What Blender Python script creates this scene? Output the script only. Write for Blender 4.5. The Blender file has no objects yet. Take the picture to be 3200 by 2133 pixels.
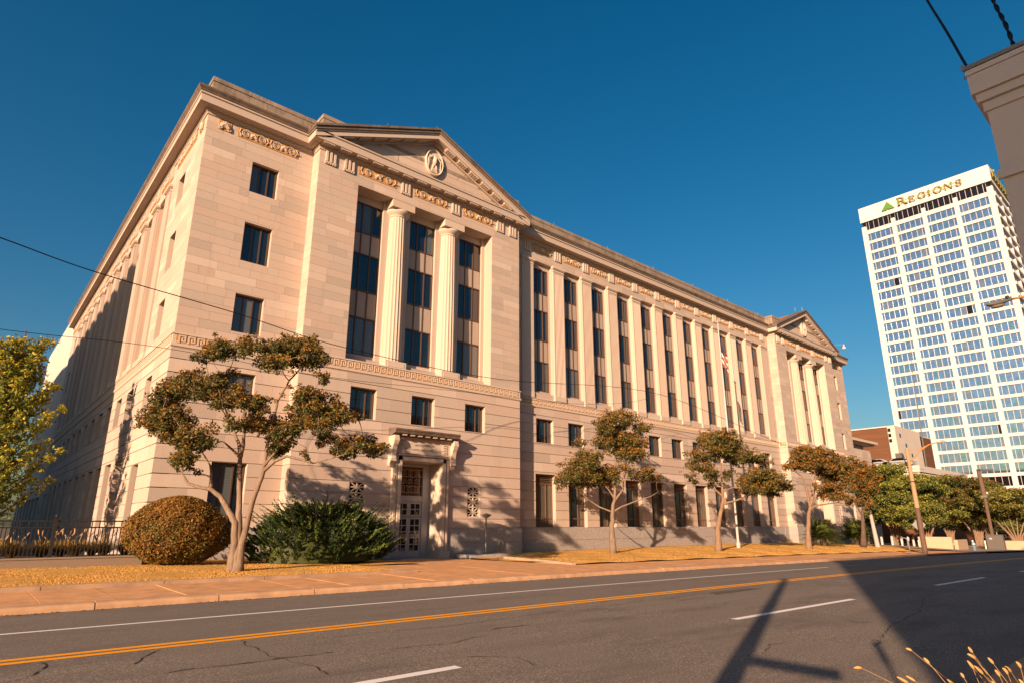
import bpy, math, random
import numpy as np
from mathutils import Vector, Matrix
random.seed(7); RNG = np.random.default_rng(7)
SC = bpy.context.scene
COL = SC.collection
R = math.radians

# ---------------------------------------------------------------- camera, sky, sun, exposure
AZ = 48.68
cam_d = bpy.data.cameras.new('camera'); cam = bpy.data.objects.new('camera', cam_d); COL.objects.link(cam)
cam.location = (0, 0, 1.6)
cam.rotation_euler = (R(90 + 15.56), 0, R(AZ - 90))
cam_d.sensor_width = 36; cam_d.lens = 21.539
cam_d.shift_x = -0.0021; cam_d.shift_y = 0.0121
cam_d.clip_start = 0.1; cam_d.clip_end = 3000
SC.camera = cam
SUN_AZ, SUN_EL = 23.6, 15.2            # light travels towards +X +Y
world = bpy.data.worlds.new('World'); SC.world = world; world.use_nodes = True
wn = world.node_tree; wn.nodes.clear()
w_out = wn.nodes.new('ShaderNodeOutputWorld'); w_bg = wn.nodes.new('ShaderNodeBackground')
w_sky = wn.nodes.new('ShaderNodeTexSky'); w_sky.sky_type = 'NISHITA'; w_sky.sun_disc = False
w_sky.sun_elevation = R(SUN_EL)
# sun stands at azimuth SUN_AZ+180 (maths angle); sky rotation is measured clockwise from +Y
w_sky.sun_rotation = R(90 - (SUN_AZ + 180))
w_sky.air_density = 1.18; w_sky.dust_density = 2.0; w_sky.ozone_density = 3.2; w_sky.altitude = 100
w_hs = wn.nodes.new('ShaderNodeHueSaturation'); w_hs.inputs['Saturation'].default_value = 1.38; w_hs.inputs['Hue'].default_value = 0.494
wn.links.new(w_sky.outputs[0], w_hs.inputs['Color']); wn.links.new(w_hs.outputs[0], w_bg.inputs[0]); wn.links.new(w_bg.outputs[0], w_out.inputs[0])
w_bg.inputs[1].default_value = 0.051
sun_d = bpy.data.lights.new('sun', 'SUN'); sun = bpy.data.objects.new('sun', sun_d); COL.objects.link(sun)
sun_d.energy = 5.0; sun_d.angle = R(0.53); sun_d.color = (1.0, 0.675, 0.44)
ce, se = math.cos(R(SUN_EL)), math.sin(R(SUN_EL))
sun.rotation_euler = Vector((ce * math.cos(R(SUN_AZ)), ce * math.sin(R(SUN_AZ)), -se)).to_track_quat('-Z', 'Y').to_euler()
sun.location = (-60, -30, 60)
SC.view_settings.view_transform = 'Standard'; SC.view_settings.look = 'None'
SC.view_settings.gamma = 1.0; SC.view_settings.exposure = 1.13
SC.render.engine = 'CYCLES'
SC.cycles.max_bounces = 6; SC.cycles.diffuse_bounces = 2; SC.cycles.glossy_bounces = 3
SC.cycles.transparent_max_bounces = 4; SC.cycles.transmission_bounces = 3
try:
    SC.cycles.use_denoising = True
except Exception:
    pass

# ---------------------------------------------------------------- materials
MATS = {}
class NT:
    def __init__(s, name):
        m = bpy.data.materials.new(name); m.use_nodes = True; s.m = m; s.t = m.node_tree
        s.b = s.t.nodes['Principled BSDF']; MATS[name] = m
        s.b.inputs['Specular IOR Level'].default_value = 0.25
    def n(s, typ, **kw):
        x = s.t.nodes.new(typ)
        for k, v in kw.items():
            if k in ('ins',):
                for i, val in v.items(): x.inputs[i].default_value = val
            else: setattr(x, k, v)
        return x
    def l(s, a, b): s.t.links.new(a, b)
    def coord(s, kind='Object'):
        return s.n('ShaderNodeTexCoord').outputs[kind]
    def pos(s):
        return s.n('ShaderNodeNewGeometry').outputs['Position']
    def noise(s, vec, scale, detail=4, rough=0.6, dim='3D'):
        x = s.n('ShaderNodeTexNoise', ins={'Scale': scale, 'Detail': detail, 'Roughness': rough})
        if vec is not None: s.l(vec, x.inputs['Vector'])
        return x.outputs['Fac']
    def scalev(s, vec, v):
        x = s.n('ShaderNodeMapping'); x.inputs['Scale'].default_value = v; s.l(vec, x.inputs['Vector']); return x.outputs[0]
    def ramp(s, fac, stops):
        x = s.n('ShaderNodeValToRGB'); e = x.color_ramp.elements
        while len(e) < len(stops): e.new(0.5)
        for i, (p, c) in enumerate(stops):
            e[i].position = p; e[i].color = (*c, 1) if len(c) == 3 else c
        s.l(fac, x.inputs[0]); return x.outputs[0]
    def mix(s, fac, a, b, mode='MIX'):
        x = s.n('ShaderNodeMix', data_type='RGBA', blend_type=mode)
        for sock, v in ((x.inputs[0], fac), (x.inputs[6], a), (x.inputs[7], b)):
            if hasattr(v, 'links'): s.l(v, sock)
            elif isinstance(v, (int, float)): sock.default_value = v
            else: sock.default_value = (*v, 1)
        return x.outputs[2]
    def math(s, op, a, b=0.0, c=None):
        x = s.n('ShaderNodeMath', operation=op)
        for i, v in enumerate((a, b) if c is None else (a, b, c)):
            if hasattr(v, 'links'): s.l(v, x.inputs[i])
            else: x.inputs[i].default_value = v
        return x.outputs[0]
    def sep(s, v):
        x = s.n('ShaderNodeSeparateXYZ'); s.l(v, x.inputs[0]); return x.outputs
    def rnd(s):
        a = s.n('ShaderNodeObjectInfo').outputs['Random']; b = s.n('ShaderNodeNewGeometry').outputs['Random Per Island']
        return s.math('FRACT', s.math('ADD', a, b))
    def color(s, c):
        if hasattr(c, 'links'): s.l(c, s.b.inputs['Base Color'])
        else: s.b.inputs['Base Color'].default_value = (*c, 1)
        return s
    def set(s, **kw):
        for k, v in kw.items():
            k = {'rough': 'Roughness', 'metal': 'Metallic', 'spec': 'Specular IOR Level', 'sub': 'Subsurface Weight', 'trans': 'Transmission Weight', 'coat': 'Coat Weight'}[k]
            if hasattr(v, 'links'): s.l(v, s.b.inputs[k])
            else: s.b.inputs[k].default_value = v
        return s
    def bump(s, h, strength=0.3, dist=0.01):
        x = s.n('ShaderNodeBump', ins={'Strength': strength, 'Distance': dist}); s.l(h, x.inputs['Height']); s.l(x.outputs[0], s.b.inputs['Normal']); return s

def stone_mat(name, base, var=0.13, streak=0.25, grain=0.0, dirt=(0.20, 0.165, 0.135)):
    k = NT(name); p = k.pos(); rn = k.rnd()
    n1 = k.noise(p, 0.9, 5, 0.65); n2 = k.noise(p, 14, 4, 0.7)
    st = k.noise(k.scalev(p, (2.6, 2.6, 0.22)), 1.3, 4, 0.6)
    lo = tuple(c * (1 - var * 1.3) for c in base); hi = tuple(min(1, c * (1 + var * .8)) for c in base)
    pk = (base[0] * .93, base[1] * .84, base[2] * .80)
    c = k.ramp(rn, [(0, lo), (.35, base), (.7, pk), (1, hi)])
    c = k.mix(k.math('MULTIPLY', n1, .5), c, tuple(x * .86 for x in base))
    c = k.mix(k.ramp(st, [(.52, (0, 0, 0)), (.8, (streak,) * 3)]), c, dirt)
    c = k.mix(.22, c, k.ramp(n2, [(.3, tuple(x * .8 for x in base)), (.7, tuple(min(1, x * 1.12) for x in base))]))
    if streak > .5:
        bl = k.noise(p, 1.5, 6, .75); c = k.mix(k.ramp(bl, [(.46, (0, 0, 0)), (.66, (.75,) * 3)]), c, dirt)
        bl2 = k.noise(k.scalev(p, (5, 5, .5)), 1.2, 5, .7); c = k.mix(k.ramp(bl2, [(.52, (0, 0, 0)), (.7, (.7,) * 3)]), c, tuple(min(1, x * 1.25) for x in base))
    if grain:
        vo = k.n('ShaderNodeTexVoronoi', ins={'Scale': 26.0}); k.l(p, vo.inputs['Vector'])
        c = k.mix(grain, c, k.ramp(vo.outputs['Color'], [(.1, tuple(x * .5 for x in base)), (.9, tuple(min(1, x * 1.5) for x in base))]))
    k.color(c).set(rough=.85, spec=.2).bump(k.math('ADD', n2, n1), .18, .012)
    return k.m
LIME = (0.48, 0.39, 0.328)
stone_mat('limestone', LIME, .24, .22, dirt=(.30, .235, .19))
stone_mat('limestone_carved', (0.52, 0.43, 0.355), .05, .10)
stone_mat('weathered_limestone', (0.27, 0.215, 0.17), .16, .75, dirt=(.11, .09, .075))
stone_mat('dark_limestone', (0.155, 0.118, 0.092), .2, .6, dirt=(.06, .048, .04))
stone_mat('granite', (0.33, 0.30, 0.285), .12, .12, .5)
stone_mat('concrete_wall', (0.25, 0.195, 0.15), .08, .5)
stone_mat('marble_panel', (0.36, 0.30, 0.255), .1, .5)

def simple(name, c, rough=.6, metal=0.0, spec=.3, nscale=8.0, namt=.25, bump=0.0):
    k = NT(name); n = k.noise(k.pos(), nscale, 4)
    k.color(k.mix(k.math('MULTIPLY', n, namt * 2), c, tuple(x * .55 for x in c))).set(rough=rough, metal=metal, spec=spec)
    if bump: k.bump(n, bump, .01)
    return k.m
simple('ochre_ground', (0.50, 0.25, 0.075), .9, nscale=5, namt=.35)
simple('bronze_frame', (0.115, 0.062, 0.038), .5, .25, .4)
simple('louver_metal', (0.17, 0.095, 0.06), .55, .2)
simple('white_paint', (0.44, 0.425, 0.41), .5, namt=.12)
simple('grey_metal', (0.20, 0.19, 0.18), .45, .5)
simple('black_metal', (0.035, 0.03, 0.03), .5, .3)
simple('dark_rubber', (0.02, 0.02, 0.02), .8)
simple('aluminium', (0.62, 0.60, 0.57), .35, .6)
simple('cable_black', (0.012, 0.012, 0.014), .6)
simple('dark_void', (0.012, 0.011, 0.011), .9)
simple('roof_tile', (0.36, 0.13, 0.06), .85, nscale=3)
simple('pole_tan', (0.42, 0.27, 0.16), .7, nscale=2.5, namt=.4)
simple('rust_arm', (0.50, 0.23, 0.07), .7, nscale=6, namt=.5)
simple('pole_brown', (0.14, 0.085, 0.06), .7, nscale=3, namt=.4)
simple('wood_pole', (0.12, 0.085, 0.06), .9, nscale=4, namt=.5)
simple('pale_post', (0.42, 0.38, 0.37), .7, nscale=2, namt=.3)
simple('sign_back', (0.36, 0.36, 0.37), .45, .3, nscale=3, namt=.15)
simple('hydrant_blue', (0.13, 0.19, 0.25), .5, nscale=6)
simple('cabinet_grey', (0.115, 0.10, 0.09), .6, nscale=3)
simple('red_paint', (0.30, 0.055, 0.04), .75, nscale=3, namt=.4)
simple('flag_red', (0.55, 0.035, 0.02), .85)
simple('flag_white', (0.75, 0.72, 0.70), .85, namt=.05)
simple('flag_blue', (0.03, 0.04, 0.12), .85)
simple('precast_white', (0.60, 0.56, 0.53), .7, nscale=.15, namt=.10)
simple('letter_olive', (0.19, 0.175, 0.03), .5, namt=.1)
simple('logo_green', (0.09, 0.22, 0.03), .5, namt=.1)
simple('stain_seed', (0.46, 0.29, 0.12), .9, nscale=60, namt=.3)
simple('dry_stem', (0.46, 0.28, 0.10), .85, nscale=30, namt=.3)
simple('weed_green', (0.10, 0.15, 0.045), .7, nscale=20)
simple('car_paint', (0.55, 0.55, 0.56), .25, .4)
simple('orange_metal', (0.42, 0.12, 0.015), .7, nscale=.7, namt=.25)
simple('annex_concrete', (0.55, 0.49, 0.43), .8, nscale=.3, namt=.2)
simple('park_wall', (0.52, 0.36, 0.24), .8, nscale=.8, namt=.2)
simple('yellow_paint', (0.90, 0.37, 0.004), .7, nscale=9, namt=.06)
simple('white_line', (0.86, 0.83, 0.80), .7, nscale=9, namt=.07)
simple('faded_line', (0.34, 0.33, 0.32), .75, nscale=5, namt=.35)
simple('crack_tar', (0.035, 0.029, 0.025), .9)
simple('patch_pale', (0.115, 0.095, 0.08), .9, nscale=6, namt=.3)
simple('lamp_lens', (0.22, 0.19, 0.17), .2, 0, .6)

# window glass: dark room behind reflecting pane; some with drawn venetian blinds
def glass(name, tint, refl=.7, blind=False, rough=.03, metal=0.0):
    k = NT(name); p = k.pos()
    if blind:
        z = k.sep(p)[2]; w = k.math('FRACT', k.math('MULTIPLY', z, 15.0))
        c = k.ramp(w, [(0, tuple(x * .35 for x in tint)), (.3, tint), (.85, tint), (1, tuple(x * .35 for x in tint))])
    else:
        c = k.mix(k.noise(p, .8, 2), tint, tuple(x * .45 for x in tint))
    k.color(c).set(rough=rough, spec=refl, metal=metal)
    k.b.inputs['IOR'].default_value = 1.52
    k.bump(k.noise(p, .7, 1), .02, .05)
    return k.m
glass('window_glass', (0.010, 0.018, 0.028), 1.0)
glass('blind_glass', (0.10, 0.115, 0.12), .9, True)
glass('curtain_glass', (0.13, 0.11, 0.085), .8)
glass('tower_glass', (0.34, 0.53, 0.76), 1.0, metal=.85, rough=.02)
glass('tower_glass_grey', (0.30, 0.41, 0.52), .8, metal=.7, rough=.06); glass('tower_glass_teal', (0.32, 0.56, 0.70), 1.0, metal=.85, rough=.02)
glass('tower_dark', (0.012, 0.010, 0.014), .35, rough=.1)
glass('door_glass', (0.012, 0.010, 0.010), .6)

def brick_mat():
    k = NT('brown_brick'); p = k.pos(); z = k.sep(p)[2]
    band = k.noise(k.scalev(p, (.15, .15, 3.5)), 1.0, 3)
    k.color(k.ramp(band, [(.3, (.10, .045, .024)), (.7, (.145, .066, .034))])).set(rough=.9); return k.m
brick_mat()
def stucco_mat():
    k = NT('stucco'); p = k.pos(); n = k.noise(p, 55, 4, .6); n2 = k.noise(p, 1.5, 3)
    k.color(k.mix(k.math('MULTIPLY', n2, .4), (.56, .54, .535), (.47, .455, .45))).set(rough=.9, spec=.1).bump(n, .55, .006); return k.m
stucco_mat()
def asphalt_mat():
    k = NT('asphalt'); p = k.pos(); y = k.sep(p)[1]
    g = k.noise(p, 48, 3, .75); m = k.noise(p, 6, 4, .6); l = k.noise(k.scalev(p, (.12, 1.5, 1)), 1.1, 4)
    c = k.ramp(g, [(.34, (.075, .064, .056)), (.52, (.19, .158, .13)), (.68, (.60, .49, .39))])
    c = k.mix(k.ramp(l, [(.4, (0, 0, 0)), (.72, (.5, .5, .5))]), c, (.135, .113, .095))
    c = k.mix(k.math('MULTIPLY', m, .35), c, (.225, .186, .152))
    oil = k.noise(k.scalev(p, (.35, 1, 1)), .8, 5, .7); c = k.mix(k.ramp(oil, [(.50, (0, 0, 0)), (.72, (.55,) * 3)]), c, (.07, .06, .052))
    fine = k.math('GREATER_THAN', y, 10.05)       # the far half was resurfaced: finer and darker
    c = k.mix(k.math('MULTIPLY', fine, .42), c, (.155, .130, .112))
    k.color(c).set(rough=.88, spec=.25).bump(g, .5, .012); return k.m
asphalt_mat()
def walk_mat(name, base, joint=False):
    k = NT(name); p = k.pos(); n = k.noise(p, 2.2, 5, .65); g = k.noise(p, 60, 3); rn = k.rnd()
    c = k.ramp(n, [(.32, tuple(x * .68 for x in base)), (.66, tuple(x * 1.1 for x in base))])
    c = k.mix(k.math('MULTIPLY', rn, .25), c, tuple(x * .75 for x in base))
    c = k.mix(k.math('MULTIPLY', g, .35), c, tuple(x * .72 for x in base))
    k.color(c).set(rough=.9, spec=.15).bump(g, .3, .006); return k.m
walk_mat('sidewalk_concrete', (.70, .37, .175))
walk_mat('kerb_concrete', (.56, .34, .20))
walk_mat('lawn_kerb_concrete', (.42, .29, .20))
walk_mat('plaza_paving', (.40, .29, .20))
def lawn_mat():
    k = NT('dry_lawn'); p = k.pos(); n = k.noise(p, .8, 5, .7); g = k.noise(k.scalev(p, (1, .35, 1)), 26, 4, .7)
    c = k.ramp(n, [(.3, (.52, .27, .065)), (.52, (.64, .37, .105)), (.75, (.68, .43, .14))])
    c = k.mix(k.ramp(g, [(.35, (.5, .5, .5)), (.6, (0, 0, 0))]), c, (.28, .145, .04))
    k.color(c).set(rough=.95, spec=.1).bump(g, .9, .05); return k.m
lawn_mat()
simple('far_ground', (.16, .12, .075), .95, nscale=.2, namt=.3)
def leaf(name, c, trans=.25, var=.45):
    k = NT(name); rn = k.n('ShaderNodeNewGeometry').outputs['Random Per Island']
    col = k.ramp(rn, [(0, tuple(x * (1 - var) for x in c)), (.5, c), (1, tuple(min(1, x * (1 + var)) for x in c))])
    k.color(col).set(rough=.6, spec=.25)
    tr = k.n('ShaderNodeBsdfTranslucent'); k.l(col, tr.inputs['Color'])
    mx = k.n('ShaderNodeMixShader'); mx.inputs[0].default_value = trans
    out = [x for x in k.t.nodes if x.type == 'OUTPUT_MATERIAL'][0]
    k.l(k.b.outputs[0], mx.inputs[1]); k.l(tr.outputs[0], mx.inputs[2]); k.l(mx.outputs[0], out.inputs['Surface'])
    return k.m
leaf('leaf_dark', (.060, .075, .022), .32); leaf('leaf_olive', (.155, .118, .028), .32); leaf('leaf_rust', (.29, .125, .022), .32)
leaf('leaf_green', (.115, .145, .030), .3); leaf('leaf_light', (.25, .24, .04), .3); leaf('leaf_orange', (.17, .085, .018))
leaf('leaf_yellow', (.42, .33, .03), .32); leaf('leaf_lime', (.18, .205, .028), .32)
leaf('bush_rust', (.20, .088, .016)); leaf('bush_olive', (.13, .105, .022)); leaf('bush_gold', (.30, .16, .035))
leaf('juniper_green', (.042, .078, .024)); leaf('juniper_light', (.14, .18, .038)); leaf('juniper_grey', (.050, .075, .050))
leaf('sago_green', (.075, .115, .028)); leaf('sago_tip', (.19, .21, .05))
leaf('grass_gold', (.50, .30, .08)); leaf('grass_green', (.22, .20, .05)); leaf('plume_tan', (.40, .24, .10)); leaf('turf_blade', (.54, .31, .09), .2, .12); leaf('turf_dark', (.46, .25, .065), .2, .12)
leaf('fallen_leaf', (.20, .085, .025), .1, .6)
def bark(name, c, c2):
    k = NT(name); p = k.pos(); n = k.noise(k.scalev(p, (7, 7, 1.1)), 2.2, 5, .7); m = k.noise(p, 2.1, 3)
    c_ = k.mix(m, k.ramp(n, [(.3, c2), (.65, c)]), c2); k.color(c_).set(rough=.85, spec=.15).bump(n, .6, .03); return k.m
bark('bark_pale', (.34, .25, .185), (.13, .09, .065)); bark('bark_dark', (.17, .12, .085), (.075, .05, .036)); bark('bark_tan', (.33, .23, .155), (.16, .10, .065))

# ---------------------------------------------------------------- mesh helpers
WL = {}
def link(o, parent=None, loc=(0, 0, 0)):
    COL.objects.link(o); loc = Vector(loc)
    if parent is not None:
        o.parent = parent; o.location = loc - WL[parent.name]
    else: o.location = loc
    WL[o.name] = loc
    return o
def tag(o, label=None, cat=None, group=None, kind=None):
    if label: o['label'] = label
    if cat: o['category'] = cat
    if group: o['group'] = group
    if kind: o['kind'] = kind
    return o
def empty(name, loc, label, cat, group=None):
    return tag(link(bpy.data.objects.new(name, None), None, loc), label, cat, group)
class MB:
    """collects faces (world coordinates) of one mesh"""
    def __init__(s): s.v = []; s.f = []; s.m = []
    def add(s, vs, fs, mi=0):
        o = len(s.v); s.v += [tuple(x) for x in vs]; s.f += [tuple(i + o for i in f) for f in fs]; s.m += [mi] * len(fs); return s
    def box(s, x0, x1, y0, y1, z0, z1, mi=0):
        return s.add([(x, y, z) for z in (z0, z1) for y in (y0, y1) for x in (x0, x1)],
                     [(0, 2, 3, 1), (4, 5, 7, 6), (0, 1, 5, 4), (2, 6, 7, 3), (0, 4, 6, 2), (1, 3, 7, 5)], mi)
    def hexa(s, p, mi=0):
        return s.add(p, [(0, 2, 3, 1), (4, 5, 7, 6), (0, 1, 5, 4), (2, 6, 7, 3), (0, 4, 6, 2), (1, 3, 7, 5)], mi)
    def prism(s, poly, a, b, axis='y', mi=0):
        """polygon (p,q) extruded from a to b; axis y: (x,z), axis x: (y,z), axis z: (x,y)"""
        n = len(poly)
        def P(p, q, t): return (p, t, q) if axis == 'y' else (t, p, q) if axis == 'x' else (p, q, t)
        vs = [P(p, q, a) for p, q in poly] + [P(p, q, b) for p, q in poly]
        fs = [tuple(range(n)), tuple(range(2 * n - 1, n - 1, -1))] + [(i, i + n, (i + 1) % n + n, (i + 1) % n) for i in range(n)]
        return s.add(vs, fs, mi)
    def tube(s, pts, rad, seg=8, mi=0, cap=True):
        pts = [Vector(p) for p in pts]; n = len(pts)
        if isinstance(rad, (int, float)): rad = [rad] * n
        vs = []; up = None
        for i in range(n):
            d = (pts[min(i + 1, n - 1)] - pts[max(i - 1, 0)])
            if d.length < 1e-9: d = Vector((0, 0, 1))
            d.normalize()
            if up is None:
                a = Vector((0, 0, 1)) if abs(d.z) < .9 else Vector((1, 0, 0)); up = d.cross(a).normalized()
            else:
                up = (up - d * up.dot(d))
                up = up.normalized() if up.length > 1e-6 else d.orthogonal().normalized()
            w = d.cross(up)
            for k in range(seg):
                t = 2 * math.pi * k / seg; vs.append(pts[i] + (up * math.cos(t) + w * math.sin(t)) * rad[i])
        fs = [(i * seg + k, i * seg + (k + 1) % seg, (i + 1) * seg + (k + 1) % seg, (i + 1) * seg + k) for i in range(n - 1) for k in range(seg)]
        if cap: fs += [tuple(range(seg - 1, -1, -1)), tuple((n - 1) * seg + k for k in range(seg))]
        return s.add(vs, fs, mi)
    def lathe(s, prof, c=(0, 0, 0), seg=16, mi=0, sx=1, sy=1):
        vs = [(c[0] + r * math.cos(2 * math.pi * k / seg) * sx, c[1] + r * math.sin(2 * math.pi * k / seg) * sy, c[2] + z) for r, z in prof for k in range(seg)]
        fs = [(i * seg + k, i * seg + (k + 1) % seg, (i + 1) * seg + (k + 1) % seg, (i + 1) * seg + k) for i in range(len(prof) - 1) for k in range(seg)]
        fs += [tuple(range(seg - 1, -1, -1)), tuple((len(prof) - 1) * seg + k for k in range(seg))]
        return s.add(vs, fs, mi)
    def mesh(s, name, mats, origin=(0, 0, 0), smooth=False):
        me = bpy.data.meshes.new(name)
        ox, oy, oz = origin
        me.from_pydata([(x - ox, y - oy, z - oz) for x, y, z in s.v], [], s.f)
        if isinstance(mats, str): mats = [mats]
        for m in mats: me.materials.append(MATS[m])
        if len(mats) > 1: me.polygons.foreach_set('material_index', s.m)
        if smooth: me.polygons.foreach_set('use_smooth', [True] * len(s.f))
        me.update(); return me
    def build(s, name, mats, parent=None, loc=None, smooth=False):
        if loc is None:
            loc = WL[parent.name] if parent is not None else (0, 0, 0)
        return link(bpy.data.objects.new(name, s.mesh(name, mats, loc, smooth)), parent, loc)
def quads(name, V, midx, mats, parent=None, loc=(0, 0, 0)):
    """V: (N,4,3) numpy array of world-space quads -> one fast mesh object"""
    V = np.asarray(V, np.float32) - np.asarray(loc, np.float32)
    n = len(V); me = bpy.data.meshes.new(name)
    me.vertices.add(4 * n); me.vertices.foreach_set('co', V.reshape(-1))
    me.loops.add(4 * n); me.loops.foreach_set('vertex_index', np.arange(4 * n, dtype=np.int32))
    me.polygons.add(n); me.polygons.foreach_set('loop_start', np.arange(0, 4 * n, 4, dtype=np.int32))
    for m in mats: me.materials.append(MATS[m])
    me.polygons.foreach_set('material_index', np.asarray(midx, np.int32))
    me.update(calc_edges=True); me.validate()
    return link(bpy.data.objects.new(name, me), parent, loc)
def copy_tree(o, loc, parent=None):
    """a thing (or part) with copies of its parts and sub-parts; children keep their offsets"""
    c = o.copy(); COL.objects.link(c)
    if parent is None:
        c.location = loc; WL[c.name] = Vector(loc)
    else: c.parent = parent
    for ch in o.children: copy_tree(ch, None, c)
    return c
UNIT = {}
def unit_box(mat):
    if mat not in UNIT: UNIT[mat] = MB().box(0, 1, 0, 1, 0, 1).mesh('unit_block_' + mat, mat)
    return UNIT[mat]
def block(name, mat, parent, x0, x1, y0, y1, z0, z1):
    o = bpy.data.objects.new(name, unit_box(mat)); link(o, parent, (x0, y0, z0)); o.scale = (x1 - x0, y1 - y0, z1 - z0); return o
def shared(name, me, parent, loc, rz=0.0):
    o = bpy.data.objects.new(name, me); link(o, parent, loc)
    if rz: o.rotation_euler = (0, 0, rz)
    return o
RV = Vector((math.sin(R(AZ)), -math.cos(R(AZ)), 0)); FV = Vector((math.cos(R(AZ)), math.sin(R(AZ)), 0))
# ---------------------------------------------------------------- terrain, road, pavement, lawn
def zr(X):
    X = min(X, 88); return 0.02 - .006 * X - (.00009 * X * X if X > 0 else 0)
ZB = [(-40, .4), (0, .33), (6, .27), (10, .15), (15, .02), (20, -.07), (25, 0.), (36, .06), (50, .05), (61, -.03), (72, -.2), (80, -.55), (88, -.9), (100, -1.05)]
ZBX, ZBZ = [a for a, b in ZB], [b for a, b in ZB]
def zb(X): return float(np.interp(X, ZBX, ZBZ))
def gz(X, Y):
    if Y < 15.1: return zr(X)
    if Y < 18.5: return zr(X) + .13 + .02 * (Y - 15.1) / 3.4
    e = zr(X) + .15; t = min(1, (Y - 18.5) / 8.5); return e + (zb(X) - e) * t ** .75
def sheet(name, xs, y0, y1, zf, mat, ny=1, parent=None):
    m = MB(); ys = [y0 + (y1 - y0) * j / ny for j in range(ny + 1)]
    vs = [(x, y, zf(x, y)) for x in xs for y in ys]; k = ny + 1
    m.add(vs, [(i * k + j, (i + 1) * k + j, (i + 1) * k + j + 1, i * k + j + 1) for i in range(len(xs) - 1) for j in range(ny)])
    return m.build(name, mat, parent, (0, 0, 0) if parent is None else None, smooth=True)
XS = [-80, -40, -20, -10] + [x * 2.0 for x in range(-4, 46)] + [100, 130, 200]
# one broad sheet to the horizon
gm = MB(); gx = [-1500, -300, -80, 0, 20, 40, 60, 75, 88, 130, 300, 2500]; gy = [-1500, -300, -60, 30, 60, 120, 300, 2500]
gvs = [(x, y, min(zr(x), zb(x)) - .25 - (.1 if y < 30 else 0)) for x in gx for y in gy]
gm.add(gvs, [(i * 8 + j, (i + 1) * 8 + j, (i + 1) * 8 + j + 1, i * 8 + j + 1) for i in range(len(gx) - 1) for j in range(7)])
tag(gm.build('ground', 'far_ground'), kind='structure')
road = tag(sheet('road', XS, 2.0, 15.1, lambda x, y: zr(x), 'asphalt', 4), kind='structure')
# near pavement behind the camera side
tag(sheet('near_sidewalk', XS, -8, 1.85, lambda x, y: zr(x) + .13, 'sidewalk_concrete', 3), kind='structure')
nk = MB()
for i in range(len(XS) - 1):
    a, b = XS[i], XS[i + 1]
    nk.hexa([(a, 1.85, zr(a) - .2), (b, 1.85, zr(b) - .2), (a, 2.02, zr(a) - .2), (b, 2.02, zr(b) - .2), (a, 1.85, zr(a) + .13), (b, 1.85, zr(b) + .13), (a, 2.02, zr(a) + .12), (b, 2.02, zr(b) + .12)])
tag(nk.build('near_kerb', 'kerb_concrete'), kind='structure')
# painted lines, each a thin sheet on the asphalt
def stripe(name, x0, x1, y0, y1, mat, dz=.004):
    n = max(1, int((x1 - x0) / 2)); xs = [x0 + (x1 - x0) * i / n for i in range(n + 1)]
    return sheet(name, xs, y0, y1, lambda x, y: zr(x) + dz, mat, 1, road)
stripe('yellow_line', -40, 110, 9.86, 10.00, 'yellow_paint'); stripe('yellow_line', -40, 110, 10.10, 10.24, 'yellow_paint')
stripe('white_edge_line', -40, 29.9, 12.52, 12.62, 'white_line')
for a, b in ((32.0, 33.3), (35.5, 37.2), (41.5, 46.5), (49.5, 54), (57, 61), (66, 70)): stripe('white_dash', a, b, 12.52, 12.62, 'faded_line')
for a, b, mt in ((-8.5, -4, 'white_line'), (0.2, 4.75, 'white_line'), (10.95, 16.35, 'white_line'), (22.6, 28.1, 'white_line'), (33.8, 38.5, 'white_line'), (45, 50, 'white_line')): stripe('white_dash', a, b, 6.32, 6.47, mt)
# tar cracks and a pale patch in the asphalt
def crack(pts, w=.03):
    m = MB(); p2 = []
    for (ax, ay), (bx, by) in zip(pts[:-1], pts[1:]):
        n = max(2, int(math.hypot(bx - ax, by - ay) / .12))
        for i in range(n): p2.append((ax + (bx - ax) * i / n + random.uniform(-.045, .045), ay + (by - ay) * i / n + random.uniform(-.035, .035)))
    p2.append(pts[-1])
    for i in range(len(p2) - 1):
        (ax, ay), (bx, by) = p2[i], p2[i + 1]; d = math.hypot(bx - ax, by - ay) or 1; ww = w * random.uniform(.15, .8)
        nx, ny = -(by - ay) / d * ww / 2, (bx - ax) / d * ww / 2
        m.add([(ax + nx, ay + ny, zr(ax) + .005), (ax - nx, ay - ny, zr(ax) + .005), (bx - nx, by - ny, zr(bx) + .005), (bx + nx, by + ny, zr(bx) + .005)], [(0, 1, 2, 3)])
    m.build('asphalt_crack', 'crack_tar', road)
for c, w in (([(1.08, 9.8), (1.08, 9.33), (.93, 8.98), (.6, 8.7)], .035), ([(2.31, 9.77), (1.88, 8.96)], .03), ([(3.36, 9.78), (3.3, 8.82), (3.3, 8.27), (3.5, 7.5), (3.4, 7)], .025),
             ([(2.07, 8.25), (2.6, 8.22), (3.4, 8.19), (4.0, 8.13)], .05), ([(4.3, 7.9), (5.6, 7.7), (6.4, 7.9)], .02), ([(4.2, 9.3), (6.5, 9.0), (9, 9.2), (11.5, 8.6), (14, 8.9)], .025),
             ([(6.8, 8.3), (7.6, 8.25)], .05), ([(9.2, 7.8), (10.3, 7.9), (12, 7.6), (13.5, 7.9)], .02), ([(8.2, 4.4), (9, 4.75), (10, 4.6)], .02), ([(10, 3.7), (12.5, 4.3), (15, 4.6), (18, 5.4), (22, 5.9)], .03),
             ([(12.2, 5.0), (12.7, 4.5)], .05), ([(13, 9.3), (16, 9.1), (20, 9.4), (26, 9.0)], .025), ([(1.5, 12.0), (4.5, 11.8), (9, 11.95)], .015), ([(5.2, 6.8), (5.6, 6.4), (5.5, 5.8)], .03)):
    crack(c, w)
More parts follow.
